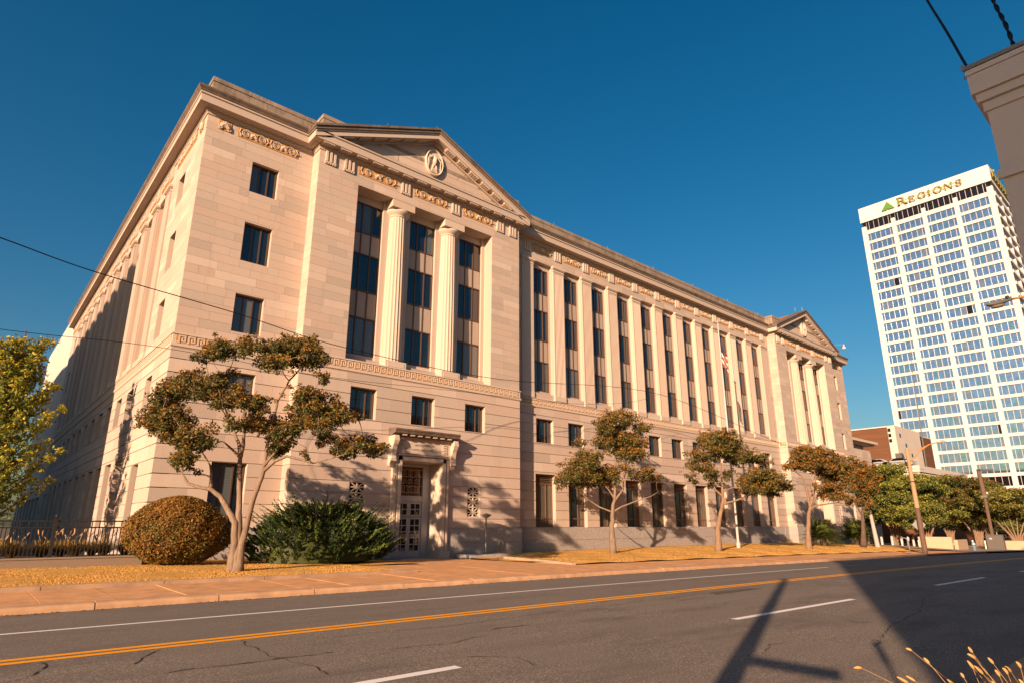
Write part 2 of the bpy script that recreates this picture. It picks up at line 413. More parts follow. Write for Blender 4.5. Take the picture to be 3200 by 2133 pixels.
pt = MB(); pt.add([(14.6, 8.95, zr(14.6) + .004), (17.2, 9.1, zr(17.2) + .004), (17.0, 9.42, zr(17) + .004), (15.0, 9.4, zr(15) + .004)], [(0, 1, 2, 3)])
pt.build('asphalt_patch', 'patch_pale', road)
# far kerb: separate kerb stones along the street, rolled edge and open joints
kerb = tag(link(bpy.data.objects.new('kerb', None)), kind='structure')
kx = -14.0; kl = [2.37, 2.3, 2.3, 2.2, 2.5]
i = 0
while kx < 66:
    L = kl[i % 5] if kx < 30 else 3.2; a, b = kx + .012, kx + L - .012; i += 1
    za, zbb = zr(a), zr(b); j = random.uniform(-.008, .008); red = b > 55.5
    prof = [(15.06, -.15), (15.09, .06), (15.13, .115), (15.2, .13), (15.36, .134), (15.36, -.15)]
    m = MB(); m.add([(a, y, za + z + j) for y, z in prof] + [(b, y, zbb + z + j) for y, z in prof],
                    [(0, 1, 2, 3, 4, 5), (11, 10, 9, 8, 7, 6)] + [(k, k + 6, (k + 1) % 6 + 6, (k + 1) % 6) for k in range(6)])
    m.build('kerb_stone', 'red_paint' if red else 'kerb_concrete', kerb, (a, 15.2, za))
    kx += L
# sidewalk: slabs with open joints
walk = tag(sheet('sidewalk', XS, 15.3, 18.4, lambda x, y: zr(x) + .085, 'kerb_concrete', 1), kind='structure')
sx = -14.0; si = 0
def slab(x0, x1, y0, y1, nm='paving_slab', mat='sidewalk_concrete'):
    j = random.uniform(-.004, .004); p = []
    for z in (-.06, 0):
        for y in (y0, y1):
            for x in (x0, x1): p.append((x, y, gz(x, y) + z + j))
    MB().hexa(p).build(nm, mat, walk, (x0, y0, gz(x0, y0)))
while sx < 66:
    L = 1.29 if sx < 14 else 1.6
    slab(sx + .008, sx + L - .008, 15.38, 18.32 if sx < 11 or sx > 19 else 18.4); sx += L
# entrance walk slabs from pavement up to the door
for (xa, xb) in ((11.9, 13.4), (13.42, 15.0), (15.02, 16.6), (16.62, 18.2), (18.22, 19.6)):
    for (ya, yb) in ((18.42, 20.4), (20.42, 22.4), (22.42, 24.4), (24.42, 27.2)):
        if ya > 22 and xb < 15.2: continue
        slab(xa, xb, ya, yb)
tag(sheet('plaza', [66, 70, 75, 80, 84, 88, 95, 110, 150, 220], 15.1, 60, lambda x, y: gz(x, y) + .004, 'plaza_paving', 6), kind='structure')
# lawns: gently domed sheets of dry grass
def lawn_sheet(name, x0, x1, y0, y1, lift=.03):
    nx = int((x1 - x0) / .7)
    return tag(sheet(name, [x0 + (x1 - x0) * q / nx for q in range(nx + 1)], y0, y1, lambda x, y: gz(x, y) + lift + .025 * math.sin(x * 1.7) * math.sin(y * 1.3), 'dry_lawn', 14), kind='structure')
lawn_sheet('lawn', -16, 11.7, 18.46, 28.2); lawn_sheet('lawn', 19.8, 66, 18.46, 28.2); lawn_sheet('lawn', 11.7, 14.9, 22.5, 28.2)
# kerb between pavement and lawn on the left, and along the entrance walk
def kerb_run(pts, h=.12, w=.16, seg=2.6):
    for (ax, ay), (bx, by) in zip(pts[:-1], pts[1:]):
        d = math.hypot(bx - ax, by - ay); n = max(1, round(d / seg)); nx, ny = -(by - ay) / d * w, (bx - ax) / d * w
        for q in range(n):
            t0, t1 = q / n + .008 / d, (q + 1) / n - .008 / d; P = [(ax + (bx - ax) * t, ay + (by - ay) * t) for t in (t0, t1)]; j = random.uniform(-.01, .01)
            p = []
            for z in (-.15, h):
                for k in (0, 1):
                    for (x, y) in P: p.append((x + nx * k, y + ny * k, gz(x, min(y, 18.45) if h else y) + (z - .03 if z > 0 and y <= 18.5 else z) + j))
            MB().hexa(p).build('lawn_kerb_stone', 'lawn_kerb_concrete', kerb, (P[0][0], P[0][1], gz(*P[0])))
kerb_run([(-16, 18.32), (11.85, 18.32)]); kerb_run([(19.65, 18.45), (20.9, 24.6)], .1, .22, 2.2)
# blades of dry turf (nobody could count them)
def turf(name, n, x0, x1, y0, y1, h):
    x = RNG.uniform(x0, x1, n); y = y0 + (y1 - y0) * RNG.random(n) ** 1.6
    z = np.array([gz(a, b) for a, b in zip(x, y)]) + .02; a = RNG.uniform(0, np.pi, n); hh = h * RNG.uniform(.5, 1.3, n)
    w = RNG.uniform(.004, .011, n); dx, dy = np.cos(a) * w, np.sin(a) * w; lx, ly = RNG.normal(0, .4, n) * hh, RNG.normal(0, .4, n) * hh
    V = np.empty((n, 4, 3)); V[:, 0] = np.c_[x - dx, y - dy, z]; V[:, 1] = np.c_[x + dx, y + dy, z]; V[:, 2] = np.c_[x + dx * .3 + lx, y + dy * .3 + ly, z + hh]; V[:, 3] = np.c_[x - dx * .3 + lx, y - dy * .3 + ly, z + hh]
    tag(quads(name, V, (RNG.random(n) < .25).astype(int), ['turf_blade', 'turf_dark']), kind='stuff')  # some blades, picked at random, take the darker straw tone
turf('grass', 60000, -6, 11.6, 18.5, 25.5, .03); turf('grass', 45000, 20.2, 62, 18.5, 27, .035)
# leaf litter in the gutter
n = 900; lx = RNG.uniform(-6, 30, n); ly = 15.02 - np.abs(RNG.normal(0, .12, n)); V = np.empty((n, 4, 3))
lz = np.array([zr(q) for q in lx]) + .012; la = RNG.uniform(0, 6.28, n); ls = RNG.uniform(.012, .04, n)
for k in range(4): V[:, k] = np.c_[lx + np.cos(la + k * 1.57) * ls, ly + np.sin(la + k * 1.57) * ls * .7, lz + RNG.uniform(-.006, .012, n)]
tag(quads('leaf_litter', V, np.zeros(n), ['fallen_leaf']), kind='stuff')
# ---------------------------------------------------------------- courthouse
XL, XP, XE, XQ, XP2, XR = 5.59, 10.80, 24.57, 59.73, 73.50, 78.71
YM, YP, YB = 28.34, 27.50, 73.6
PC1, PC2 = 17.67, 66.62                      # pavilion centres
ct = empty('courthouse', (42.15, 28.34, 0), 'long pale limestone courthouse with two pedimented pavilions and fluted pilasters', 'courthouse')
class Face:
    def __init__(s, kind, base): s.k = kind; s.b = base
    def P(s, u, d, v): return (u, s.b + d, v) if s.k == 'S' else (s.b + d, u, v)
    def box(s, m, u0, u1, d0, d1, v0, v1, mi=0):
        if s.k == 'S': m.box(u0, u1, s.b + d0, s.b + d1, v0, v1, mi)
        else: m.box(s.b + d0, s.b + d1, u0, u1, v0, v1, mi)
        return m
    def blk(s, name, mat, par, u0, u1, d0, d1, v0, v1):
        return block(name, mat, par, u0, u1, s.b + d0, s.b + d1, v0, v1) if s.k == 'S' else block(name, mat, par, s.b + d0, s.b + d1, u0, u1, v0, v1)
def cut(rect, holes):
    rs = [rect]
    for h0, h1, w0, w1 in holes:
        out = []
        for a, b, c, d in rs:
            if h0 >= b or h1 <= a or w0 >= d or w1 <= c: out.append((a, b, c, d)); continue
            x0, x1 = max(a, h0), min(b, h1)
            if x0 - a > 1e-4: out.append((a, x0, c, d))
            if b - x1 > 1e-4: out.append((x1, b, c, d))
            if w0 - c > 1e-4: out.append((x0, x1, c, w0))
            if d - w1 > 1e-4: out.append((x0, x1, w1, d))
        rs = out
    return rs
BUDGET = {'stone_block': 290, 'rusticated_block': 290, 'granite_block': 290, 'parapet_stone': 290}
REST = {}
def stones(face, u0, u1, lines, holes, lens, proud, mat, name, gap=.008, vgap=None, jit=.004):
    vgap = gap if vgap is None else vgap
    for k, (v0, v1) in enumerate(zip(lines[:-1], lines[1:])):
        u = u0; first = True
        while u < u1 - 1e-3:
            L = random.uniform(*lens)
            if random.random() < .28: L *= .55
            if first and k % 2: L *= .55
            first = False
            e = u + L
            if u1 - e < lens[0] * .45: e = u1
            for a, b, c, d in cut((u, e, v0, v1), holes):
                a2, b2 = a + (vgap / 2 if a > u0 + 1e-3 else 0), b - (vgap / 2 if b < u1 - 1e-3 else 0)
                c2, d2 = c + (gap / 2 if c <= v0 + 1e-3 else 0), d - (gap / 2 if d >= v1 - 1e-3 else 0)
                if b2 - a2 < .02 or d2 - c2 < .02: continue
                p = proud + random.uniform(0, jit)
                if BUDGET[name] > 0:
                    BUDGET[name] -= 1; face.blk(name, mat, ct, a2, b2, -p, 0, c2, d2)
                else:
                    face.box(REST.setdefault((name, mat), MB()), a2, b2, -p, 0, c2, d2)
            u = e
def core(face, u0, u1, v0, v1, holes, depth, mat='limestone', name='wall', d0=0.0):
    m = MB()
    for a, b, c, d in cut((u0, u1, v0, v1), holes): face.box(m, a, b, d0, depth, c, d)
    return m.build(name, mat, ct)
ASH = [9.52 + (20.42 - 9.52) * i / 27 for i in range(28)]
RUS = [1.44, 1.905, 2.475, 3.06, 3.61, 4.21, 4.81, 5.40, 5.99, 6.60, 7.21, 7.81, 8.41, 8.88]
GRA = [-.62, -.07, .69, 1.44]
WZ = [(16.93, 18.72), (13.56, 15.72), (10.07, 12.12)]
LZ, GZ = (6.66, 8.2), (1.46, 4.69)
# ---- windows
PANES = [300]; PREST = {}
MESHC = {}
def window(face, uc, hw, v0, v1, d, cols=3, frame='bronze_frame', glassmats=('window_glass',), transom=None, louver=None, fw=.07):
    u0, u1 = uc - hw, uc + hw; top = louver if louver else v1
    key = (face.k, round(hw, 3), round(v1 - v0, 3), cols, transom is not None, louver is not None)
    o0 = face.P(u0, d, v0)
    if key not in MESHC:
        m = MB(); g = Face(face.k, 0); W, H, T = 2 * hw, v1 - v0, top - v0
        g.box(m, 0, fw, -.06, .05, 0, H); g.box(m, W - fw, W, -.06, .05, 0, H)
        g.box(m, fw, W - fw, -.06, .05, 0, fw); g.box(m, fw, W - fw, -.06, .05, T - fw, T)
        for c in range(1, cols): g.box(m, W * c / cols - fw * .45, W * c / cols + fw * .45, -.05, .05, fw, T - fw)
        if transom: g.box(m, fw, W - fw, -.045, .05, transom - v0 - .04, transom - v0 + .04)
        if louver:
            g.box(m, fw, W - fw, -.06, .05, H - .05, H)
        MESHC[key] = m.mesh('window_frame', frame)
    wo = shared('window', MESHC[key], ct, o0)
    W = 2 * hw; zs = [(v0 + fw * .8, top - fw * .8)] if not transom else [(v0 + fw * .8, transom), (transom, top - fw * .8)]
    for c in range(cols):
        gm_ = random.choice(glassmats)
        for (za, zb_) in zs:
            a, b = u0 + W * c / cols + fw * .4, u0 + W * (c + 1) / cols - fw * .4
            if PANES[0] > 0:
                PANES[0] -= 1; face.blk('pane', gm_, wo, a, b, d + .0, d + .015, za, zb_)
            else: face.box(PREST.setdefault(gm_, MB()), a, b, d + .0, d + .015, za, zb_)
    if louver:
        n = 5; h = (v1 - louver) / n
        for q in range(n): face.blk('louver_slat', 'louver_metal', wo, u0 + .07, u1 - .07, d - .06 + .0, d + .03, louver + h * q + .02, louver + h * (q + .62))
    return wo
def bay(face, uc, hole, whw, d, gl, lit_jamb=True):
    """three stacked windows with stone spandrel panels in one tall recess; jambs at the recess back"""
    m = MB()
    if hole - whw > .02:
        face.box(m, uc - hole, uc - whw, d - .05, d + .2, 9.5, 19.16); face.box(m, uc + whw, uc + hole, d - .05, d + .2, 9.5, 19.16)
    face.box(m, uc - whw, uc + whw, d - .06, d + .2, WZ[0][1], 19.16); face.box(m, uc - whw, uc + whw, d - .10, d + .2, 9.5, WZ[2][0])
    m.build('bay_surround', 'limestone', ct)
    for k, (a, b) in enumerate(WZ): window(face, uc, whw, a, b, d, 3, glassmats=gl[k])
    for a, b in ((WZ[1][1], WZ[0][0]), (WZ[2][1], WZ[1][0])):
        for c in range(3):
            p0 = uc - whw + 2 * whw * c / 3; face.blk('spandrel_panel', 'marble_panel', ct, p0 + .035, p0 + 2 * whw / 3 - .035, d - .02, d + .1, a + .01, b - .01)
        mm = MB()
        for c in range(0, 4): p0 = uc - whw + 2 * whw * c / 3; face.box(mm, p0 - .034, p0 + .034, d - .045, d + .08, a, b)
        mm.build('spandrel_mullion', 'bronze_frame', ct)
DG, BG, CG = ('window_glass',) * 9 + ('blind_glass',), ('blind_glass', 'blind_glass', 'window_glass'), ('window_glass', 'window_glass', 'curtain_glass', 'blind_glass')
F_W = Face('W', XL); F_S = Face('S', YM)
# ---- pavilions
def pavilion(c, x0, x1):
    f = Face('S', YP)
    op = (c - 4.63, c + 4.63, 9.53, 19.15)
    low = [(c + k * 3.51 - .72, c + k * 3.51 + .72, *LZ) for k in (-1, 0, 1)]
    gr = [(c + k * 3.51 - .43, c + k * 3.51 + .43, 2.0, 3.62) for k in (-1, 1)]
    door = [(c - 1.3, c + 1.3, -.7, 4.95)]
    holes = [op] + low + gr + door
    core(f, x0, x1, -.7, 20.6, holes, .62)
    core(f, x0 + .3, x1 - .3, 9.4, 20.6, [(op[0], op[1], 9.5, 19.15)], 1.3, d0=.62)   # jambs of the deep recess
    stones(f, x0 - .012, x1 + .012, ASH, holes, (1.15, 1.95), .012, 'limestone', 'stone_block')
    stones(f, x0 - .035, x1 + .035, RUS, holes, (2.0, 3.2), .035, 'limestone', 'rusticated_block', .036, .005, .003)
    stones(f, x0 - .1, x1 + .1, GRA, door, (1.3, 2.1), .1, 'granite', 'granite_block', .014)
    for k in (-1, 0, 1):
        bay(f, c + k * 3.53, .885, .885, .92, (DG, DG, BG))
        window(f, c + k * 3.51, .70, *LZ, .28, 3, glassmats=DG)
    pier = MB()
    for k in (-.5, .5): f.box(pier, c + k * 3.53 - .88, c + k * 3.53 + .88, .72, 1.3, 9.5, 19.15)
    for k in (-1, 1): f.box(pier, c + k * 4.52 - .12, c + k * 4.52 + .12, .72, 1.3, 9.5, 19.15)
    f.box(pier, c - 4.63, c + 4.63, .62, 1.3, 9.5, 9.86)
    pier.build('recess_pier', 'limestone', ct)
    for k in (-1, 1): column(c + k * 1.765)
    for h in gr: wall_grille(f, h)
    # frieze ornaments
    for dx in (-6.29, -5.24, -1.75, 1.75, 5.26, 6.32): triglyph(f, c + dx)
    for k in (-1, 0, 1): frieze_panel(f, c + k * 3.5, 2.34)
    # return walls of the projection
    for xx, sgn in ((x0, 1),):
        g = Face('W', xx)
        stones(g, YP, YM, ASH, [], (.5, .9), .012, 'limestone', 'stone_block'); stones(g, YP, YM, RUS, [], (2, 3), .035, 'limestone', 'rusticated_block', .036, .005, .003)
        stones(g, YP, YM - .1, GRA, [], (.8, 1.2), .1, 'granite', 'granite_block', .014)
    m = MB(); m.box(x0, x0 + .6, YP + .62, YM + .3, -.7, 20.6); m.box(x1 - .6, x1, YP + .62, YM + .3, -.7, 20.6); m.build('return_wall', 'limestone', ct)
    doorway(c)
    pediment(c, x0, x1)
# fluted Doric column on a square plinth
def column(x):
    key = 'column'
    if key not in MESHC:
        m = MB(); n = 20; prof = []
        for z, r in ((0, .60), (1.5, .597), (3.2, .585), (5.2, .558), (7.2, .52), (8.38, .495), (8.47, .49)):
            prof.append((z, r))
        vs = []
        for z, r in prof:
            for k in range(n):
                for j, q in enumerate((1.0, .955, .935, .955)):
                    t = 2 * math.pi * (k + j / 4) / n; vs.append((r * q * math.cos(t), r * q * math.sin(t), z))
        N = n * 4; fs = [(i * N + k, i * N + (k + 1) % N, (i + 1) * N + (k + 1) % N, (i + 1) * N + k) for i in range(len(prof) - 1) for k in range(N)]
        m.add(vs, fs); MESHC[key] = m.mesh('column_shaft', 'limestone_carved')
        c = MB(); c.lathe([(.50, 0), (.52, .03), (.50, .06), (.53, .09), (.64, .2), (.70, .3), (.70, .38)], seg=28); MESHC['cap'] = c.mesh('capital', 'limestone_carved', smooth=True)
        ab = MB(); ab.box(-.72, .72, -.70, .5, 0, .43); MESHC['abacus'] = ab.mesh('abacus', 'limestone_carved')
        b = MB(); b.box(-.62, .62, -.70, .5, 0, .38); b.box(-.5, .5, -.715, -.70, .06, .31); MESHC['plinth'] = b.mesh('plinth', 'limestone_carved')
    y = YP + .70; o = shared('column', MESHC[key], ct, (x, y, 9.88))
    shared('capital', MESHC['cap'], o, (x, y, 18.33)); shared('abacus', MESHC['abacus'], o, (x, y, 18.715)); shared('plinth', MESHC['plinth'], o, (x, y, 9.5))
def triglyph(face, u):
    k = 'tri' + face.k
    if k not in MESHC:
        m = MB(); g = Face(face.k, 0)
        for j in range(3): g.box(m, -.275 + j * .22, -.165 + j * .22, -.09, 0, .13, .74)
        g.box(m, -.31, .31, -.075, 0, .06, .13)
        for j in range(5): g.box(m, -.29 + j * .127, -.225 + j * .127, -.07, 0, 0, .055)
        MESHC[k] = m.mesh('triglyph', 'limestone_carved')
    return shared('triglyph', MESHC[k], ct, face.P(u, -.016, 19.63))
def spiral(m, g, cx, cz, r0, turns, dirn, a0, w=.032):
    pts = []; n = int(turns * 18)
    for i in range(n + 1):
        t = i / n; r = r0 * (1 - .86 * t); a = a0 + dirn * turns * 2 * math.pi * t
        pts.append(g.P(cx + r * math.cos(a), -.035, cz + r * math.sin(a)))
    m.tube(pts, [w * (1.15 - .4 * i / n) for i in range(n + 1)], 5)
def palmette(m, g, cx, cz, s):
    for k in range(-4, 5):
        a = math.pi / 2 + k * .33; L = s * (1 - .055 * abs(k)); p0 = (cx + .12 * s * math.cos(a), cz + .12 * s * math.sin(a)); p1 = (cx + L * math.cos(a), cz + L * math.sin(a)); pm = ((p0[0] + p1[0]) / 2, (p0[1] + p1[1]) / 2)
        m.tube([g.P(p0[0], -.03, p0[1]), g.P(pm[0], -.06, pm[1]), g.P(p1[0], -.035, p1[1])], [.016 * s / .25, .030 * s / .25, .018 * s / .25], 5)
    for d in (-1, 1): spiral(m, g, cx + d * .6 * s, cz - .05 * s, .28 * s, 1.4, d, math.pi / 2, .016 * s / .25)
def frieze_panel(face, u, w, units=1, pal_only=False):
    k = 'panel%s%.2f' % (face.k, w)
    if k not in MESHC:
        g = Face(face.k, 0); m = MB(); g.box(m, -w / 2, w / 2, -.02, 0, 0, .55); MESHC[k] = m.mesh('frieze_panel', 'ochre_ground')
        r = MB()
        if pal_only: palmette(r, g, 0, .12, .36)
        else:
            q = w / units
            for j in range(units):
                c = -w / 2 + q * (j + .5)
                for d in (-1, 1):
                    spiral(r, g, c + d * q * .26, .25, .2, 2.3, -d, math.pi / 2 + d * .6, .020)
                    r.tube([g.P(c + d * q * .06, -.03, .12), g.P(c + d * q * .1, -.03, .4), g.P(c + d * q * .2, -.03, .5), g.P(c + d * q * .3, -.03, .47)], .02, 5)
                    r.tube([g.P(c + d * q * .40, -.03, .06), g.P(c + d * q * .46, -.04, .25), g.P(c + d * q * .43, -.03, .47)], .022, 5)
                    for t in (0.05, .16): r.tube([g.P(c + d * q * (.33 + t), -.03, .05 + t), g.P(c + d * q * (.36 + t), -.05, .1 + t)], .022, 5)
                palmette(r, g, c, .16, .26)
        MESHC[k + 'r'] = r.mesh('scroll_relief', 'limestone_carved')
    o = shared('frieze_panel', MESHC[k], ct, face.P(u, -.016, 19.79)); shared('scroll_relief', MESHC[k + 'r'], o, face.P(u, -.03, 19.79)); return o
def wall_grille(f, h):
    u0, u1, v0, v1 = h; m = MB(); f.box(m, u0, u1, .22, .3, v0, v1); back = m.build('grille_opening', 'dark_void', ct)
    g = MB(); b = .035
    f.box(g, u0, u0 + .05, -.0, .1, v0, v1); f.box(g, u1 - .05, u1, -.0, .1, v0, v1)
    n = 3; hh = (v1 - v0) / n; uc = (u0 + u1) / 2
    for j in range(n + 1): f.box(g, u0 + .05, u1 - .05, .0, .09, v0 + j * hh - b, v0 + j * hh + b) if 0 < j < n else f.box(g, u0 + .05, u1 - .05, 0, .09, (v0 if j == 0 else v1 - .05), (v0 + .05 if j == 0 else v1))
    f.box(g, uc - b, uc + b, .005, .085, v0, v1)
    for j in range(n):
        a, c = v0 + j * hh, v0 + (j + 1) * hh
        for (p, q) in (((u0, a), (u1, c)), ((u0, c), (u1, a))):
            d = math.hypot(q[0] - p[0], q[1] - p[1]); nx, nz = -(q[1] - p[1]) / d * b, (q[0] - p[0]) / d * b
            poly = [(p[0] + nx, p[1] + nz), (q[0] + nx, q[1] + nz), (q[0] - nx, q[1] - nz), (p[0] - nx, p[1] - nz)]
            g.prism([(min(max(x, u0), u1), min(max(z, v0), v1)) for x, z in poly], f.b + .012, f.b + .08)
        f.box(g, u0, u1, .008, .082, (a + c) / 2 - b * .8, (a + c) / 2 + b * .8)
    g.build('stone_grille', 'limestone_carved', ct)
# ---- sweep of a moulding profile along the plan outline
def sweep(path, prof, name, mat, parent=None):
    m = MB(); n = len(path); k = len(prof); vs = []
    dirs = [((path[i + 1][0] - path[i][0]), (path[i + 1][1] - path[i][1])) for i in range(n - 1)]
    nr = []
    for dx, dy in dirs: L = math.hypot(dx, dy); nr.append((dy / L, -dx / L))
    for i in range(n):
        if i == 0: mx, my = nr[0]
        elif i == n - 1: mx, my = nr[-1]
        else: mx, my = nr[i - 1][0] + nr[i][0], nr[i - 1][1] + nr[i][1]
        for o, z in prof: vs.append((path[i][0] + mx * o, path[i][1] + my * o, z))
    fs = [(i * k + j, i * k + (j + 1) % k, (i + 1) * k + (j + 1) % k, (i + 1) * k + j) for i in range(n - 1) for j in range(k)]
    fs += [tuple(range(k)), tuple((n - 1) * k + j for j in range(k - 1, -1, -1))]
    m.add(vs, fs); return m.build(name, mat, parent or ct)
PATH = [(XL, YB), (XL, YM), (XP, YM), (XP, YP), (XE, YP), (XE, YM), (XQ, YM), (XQ, YP), (XP2, YP), (XP2, YM), (XR, YM), (XR, YB)]
CORN = [(-.2, 20.36), (.06, 20.36), (.06, 20.46), (.12, 20.5), (.12, 20.6), (.52, 20.62), (.52, 20.70), (.50, 20.72), (.50, 20.98), (.56, 21.02), (.56, 21.10), (-.2, 21.10)]
sweep(PATH, CORN, 'cornice', 'limestone')
CYM = [(-.1, 21.102), (.54, 21.102), (.58, 21.13), (.60, 21.2), (.67, 21.30), (.68, 21.38), (-.1, 21.42)]
sweep([(XL, YB), (XL, YM), (XP, YM), (XP, YP - .15)], CYM, 'cornice_gutter', 'dark_limestone')
sweep([(XE, YP + .3), (XE, YM), (XQ, YM), (XQ, YP - .15)], CYM, 'cornice_gutter', 'dark_limestone')
sweep([(XP2, YP - .15), (XP2, YM), (XR, YM), (XR, YB)], CYM, 'cornice_gutter', 'dark_limestone')
BAND = [(-.1, 8.86), (.03, 8.86), (.06, 8.9), (.10, 8.93), (.10, 9.05), (.05, 9.06), (.05, 9.44), (.10, 9.45), (.10, 9.5), (-.1, 9.58)]
sweep(PATH, BAND, 'string_course', 'limestone_carved')
PAR = [(-.55, 21.3), (-.02, 21.3), (-.02, 22.46), (-.55, 22.46)]
sweep(PATH, PAR, 'parapet', 'weathered_limestone')
for f, a, b in ((Face('S', YM), XL, XP), (Face('S', YP), XP, XE), (Face('S', YM), XE, XQ), (Face('W', XL), YM, YB), (Face('W', XP), YP, YM), (Face('S', YP), XQ, XP2), (Face('W', XQ), YP, YM), (Face('S', YM), XP2, XR)):
    stones(f, a, b, [21.38, 22.24], [], (1.0, 2.1), .0, 'weathered_limestone', 'parapet_stone', .012)
    stones(f, a - .03, b, [22.24, 22.48], [], (1.3, 2.2), .03, 'weathered_limestone', 'parapet_stone', .012)
# ---- pediments
def pediment(c, x0, x1):
    hx = (x1 - x0) / 2 + .60; zt, zl = 24.48, 21.27; s = (zt - zl) / hx
    ped = MB()
    tri = [(c - hx + .55, 21.1), (c + hx - .55, 21.1), (c, 21.1 + (hx - .55) * s + .0)]
    ped.prism(tri, YP, YP + .5); po = ped.build('pediment', 'limestone', ct, (c, YP, 21.1))
    # tympanum stones, laid in level courses
    zz = 21.1; row = 0
    while zz < 23.5:
        half = hx - .8 - (zz + .46 - 21.1) / s
        if half > .5:
            nb = max(2, int(2 * half / 1.7)); e = [-half] + sorted(random.uniform(-half * .95, half * .95) for _ in range(nb - 1)) + [half]
            for p, q in zip(e[:-1], e[1:]):
                if q - p > .15: block('tympanum_stone', 'limestone', po, c + p + .005, c + q - .005, YP - .012 - random.uniform(0, .004), YP, zz + .005, zz + .45)
        zz += .46; row += 1
    for sg in (-1, 1):
        def strip(o0, o1, y0, y1, name, mat, t0=0.0, t1=1.0):
            m = MB(); X = lambda t: c + sg * hx * (1 - t)
            Z = lambda t: zl + (zt - zl) * t
            pts = [(X(t0), Z(t0) + o1), (X(t1), Z(t1) + o1), (X(t1), Z(t1) + o0), (X(t0), Z(t0) + o0)]
            m.prism(pts, y0, y1); return m.build(name, mat, po)
        strip(-.13, 0, YP - .72, YP + .5, 'raking_gutter', 'dark_limestone'); strip(-.30, -.13, YP - .66, YP + .45, 'raking_gutter', 'dark_limestone', .004)
        strip(-.40, -.302, YP - .60, YP + .4, 'raking_cornice', 'limestone', .01); strip(-.66, -.402, YP - .56, YP + .4, 'raking_cornice', 'limestone', .01)
        strip(-.84, -.662, YP - .14, YP + .4, 'raking_moulding', 'limestone', .04)
        # raking mutules with drilled guttae
        n = 7
        for j in range(n):
            t = .135 + j * .122; xx = c + sg * hx * (1 - t); z = zl + (zt - zl) * t - .662; dx = .3 * sg
            m = MB(); ang = -sg * s
            P = lambda a, y, dz: (xx + a, y, z + dz + a * ang)
            m.hexa([P(-.31, YP - .5, -.07), P(.31, YP - .5, -.07), P(-.31, YP - .16, -.07), P(.31, YP - .16, -.07), P(-.31, YP - .5, 0), P(.31, YP - .5, 0), P(-.31, YP - .16, 0), P(.31, YP - .16, 0)])
            for a in range(5):
                for b in range(3):
                    q = -.25 + a * .125; w = .03; yb = YP - .45 + b * .11
                    m.hexa([P(q - w, yb - w, -.10), P(q + w, yb - w, -.10), P(q - w, yb + w, -.10), P(q + w, yb + w, -.10), P(q - w, yb - w, -.07), P(q + w, yb - w, -.07), P(q - w, yb + w, -.07), P(q + w, yb + w, -.07)])
            m.build('raking_mutule', 'limestone_carved', po)
    # sloping top of the horizontal cornice
    m = MB(); m.prism([(YP - .56, 21.102), (YP, 21.102), (YP, 21.24)], c - hx + .1, c + hx - .1, 'x'); m.build('weathering', 'weathered_limestone', po)
    # level mutules
    if 'mut' not in MESHC:
        m = MB(); m.box(-.31, .31, -.48, -.13, 0, .075)
        for a in range(6):
            for b in range(3): m.box(-.275 + a * .1, -.225 + a * .1, -.44 + b * .11, -.39 + b * .11, -.03, 0)
        MESHC['mut'] = m.mesh('mutule', 'limestone_carved')
    n = 15
    for j in range(n): shared('mutule', MESHC['mut'], po, (x0 + .27 + (x1 - x0 - .54) * j / (n - 1), YP, 20.545))
    # oval medallion with an eagle
    e = MB(); mz = 22.42; ex = .62; ez = .88
    def ring(r, y): return [(c + .05 + ex * r * math.cos(2 * math.pi * k / 36), y, mz + ez * r * math.sin(2 * math.pi * k / 36)) for k in range(36)]
    lv = [ring(1, YP), ring(1, YP - .17), ring(.95, YP - .2), ring(.9, YP - .17), ring(.88, YP - .1)]
    vs = [p for r_ in lv for p in r_]; fs = [(i * 36 + k, i * 36 + (k + 1) % 36, (i + 1) * 36 + (k + 1) % 36, (i + 1) * 36 + k) for i in range(4) for k in range(36)] + [tuple(4 * 36 + k for k in range(36))]
    e.add(vs, fs); md = e.build('medallion', 'limestone_carved', po)
    g = MB(); cx = c + .05; y = YP - .12
    g.tube([(cx, y, mz - .25), (cx - .01, y - .08, mz - .05), (cx, y - .1, mz + .18), (cx - .02, y - .07, mz + .36)], [.06, .13, .14, .07], 8)
    g.tube([(cx - .02, y - .07, mz + .36), (cx - .05, y - .09, mz + .46), (cx - .14, y - .08, mz + .44)], [.07, .075, .02], 7)
    for sg in (-1, 1):
        for k in range(9):
            t = k / 8; ax = cx + sg * (.12 + .22 * math.sin(t * 2.2)); az = mz + .38 - .25 * t
            g.tube([(ax, y - .02, az), (ax + sg * .10, y - .05, az - .05 - .1 * t), (cx + sg * (.30 + .2 * math.sin(.5 + t * 1.9)), y - .02, mz + .42 - 1.02 * t)], [.045, .05, .022], 5)
        g.tube([(cx + sg * .08, y - .02, mz - .2), (cx + sg * .13, y - .05, mz - .38), (cx + sg * .16, y, mz - .52)], [.075, .06, .04], 6)
    for k in range(-2, 3): g.tube([(cx + k * .03, y, mz - .22), (cx + k * .07, y - .03, mz - .45), (cx + k * .1, y, mz - .66)], [.05, .05, .03], 5)
    g.build('eagle_relief', 'limestone_carved', md)
    # tiled gable roof behind
    r = MB(); r.prism([(c - hx + 1.2, 21.35), (c + hx - 1.2, 21.35), (c, zt - .12)], YP + .52, YP + 14); r.build('gable_roof', 'roof_tile', ct)
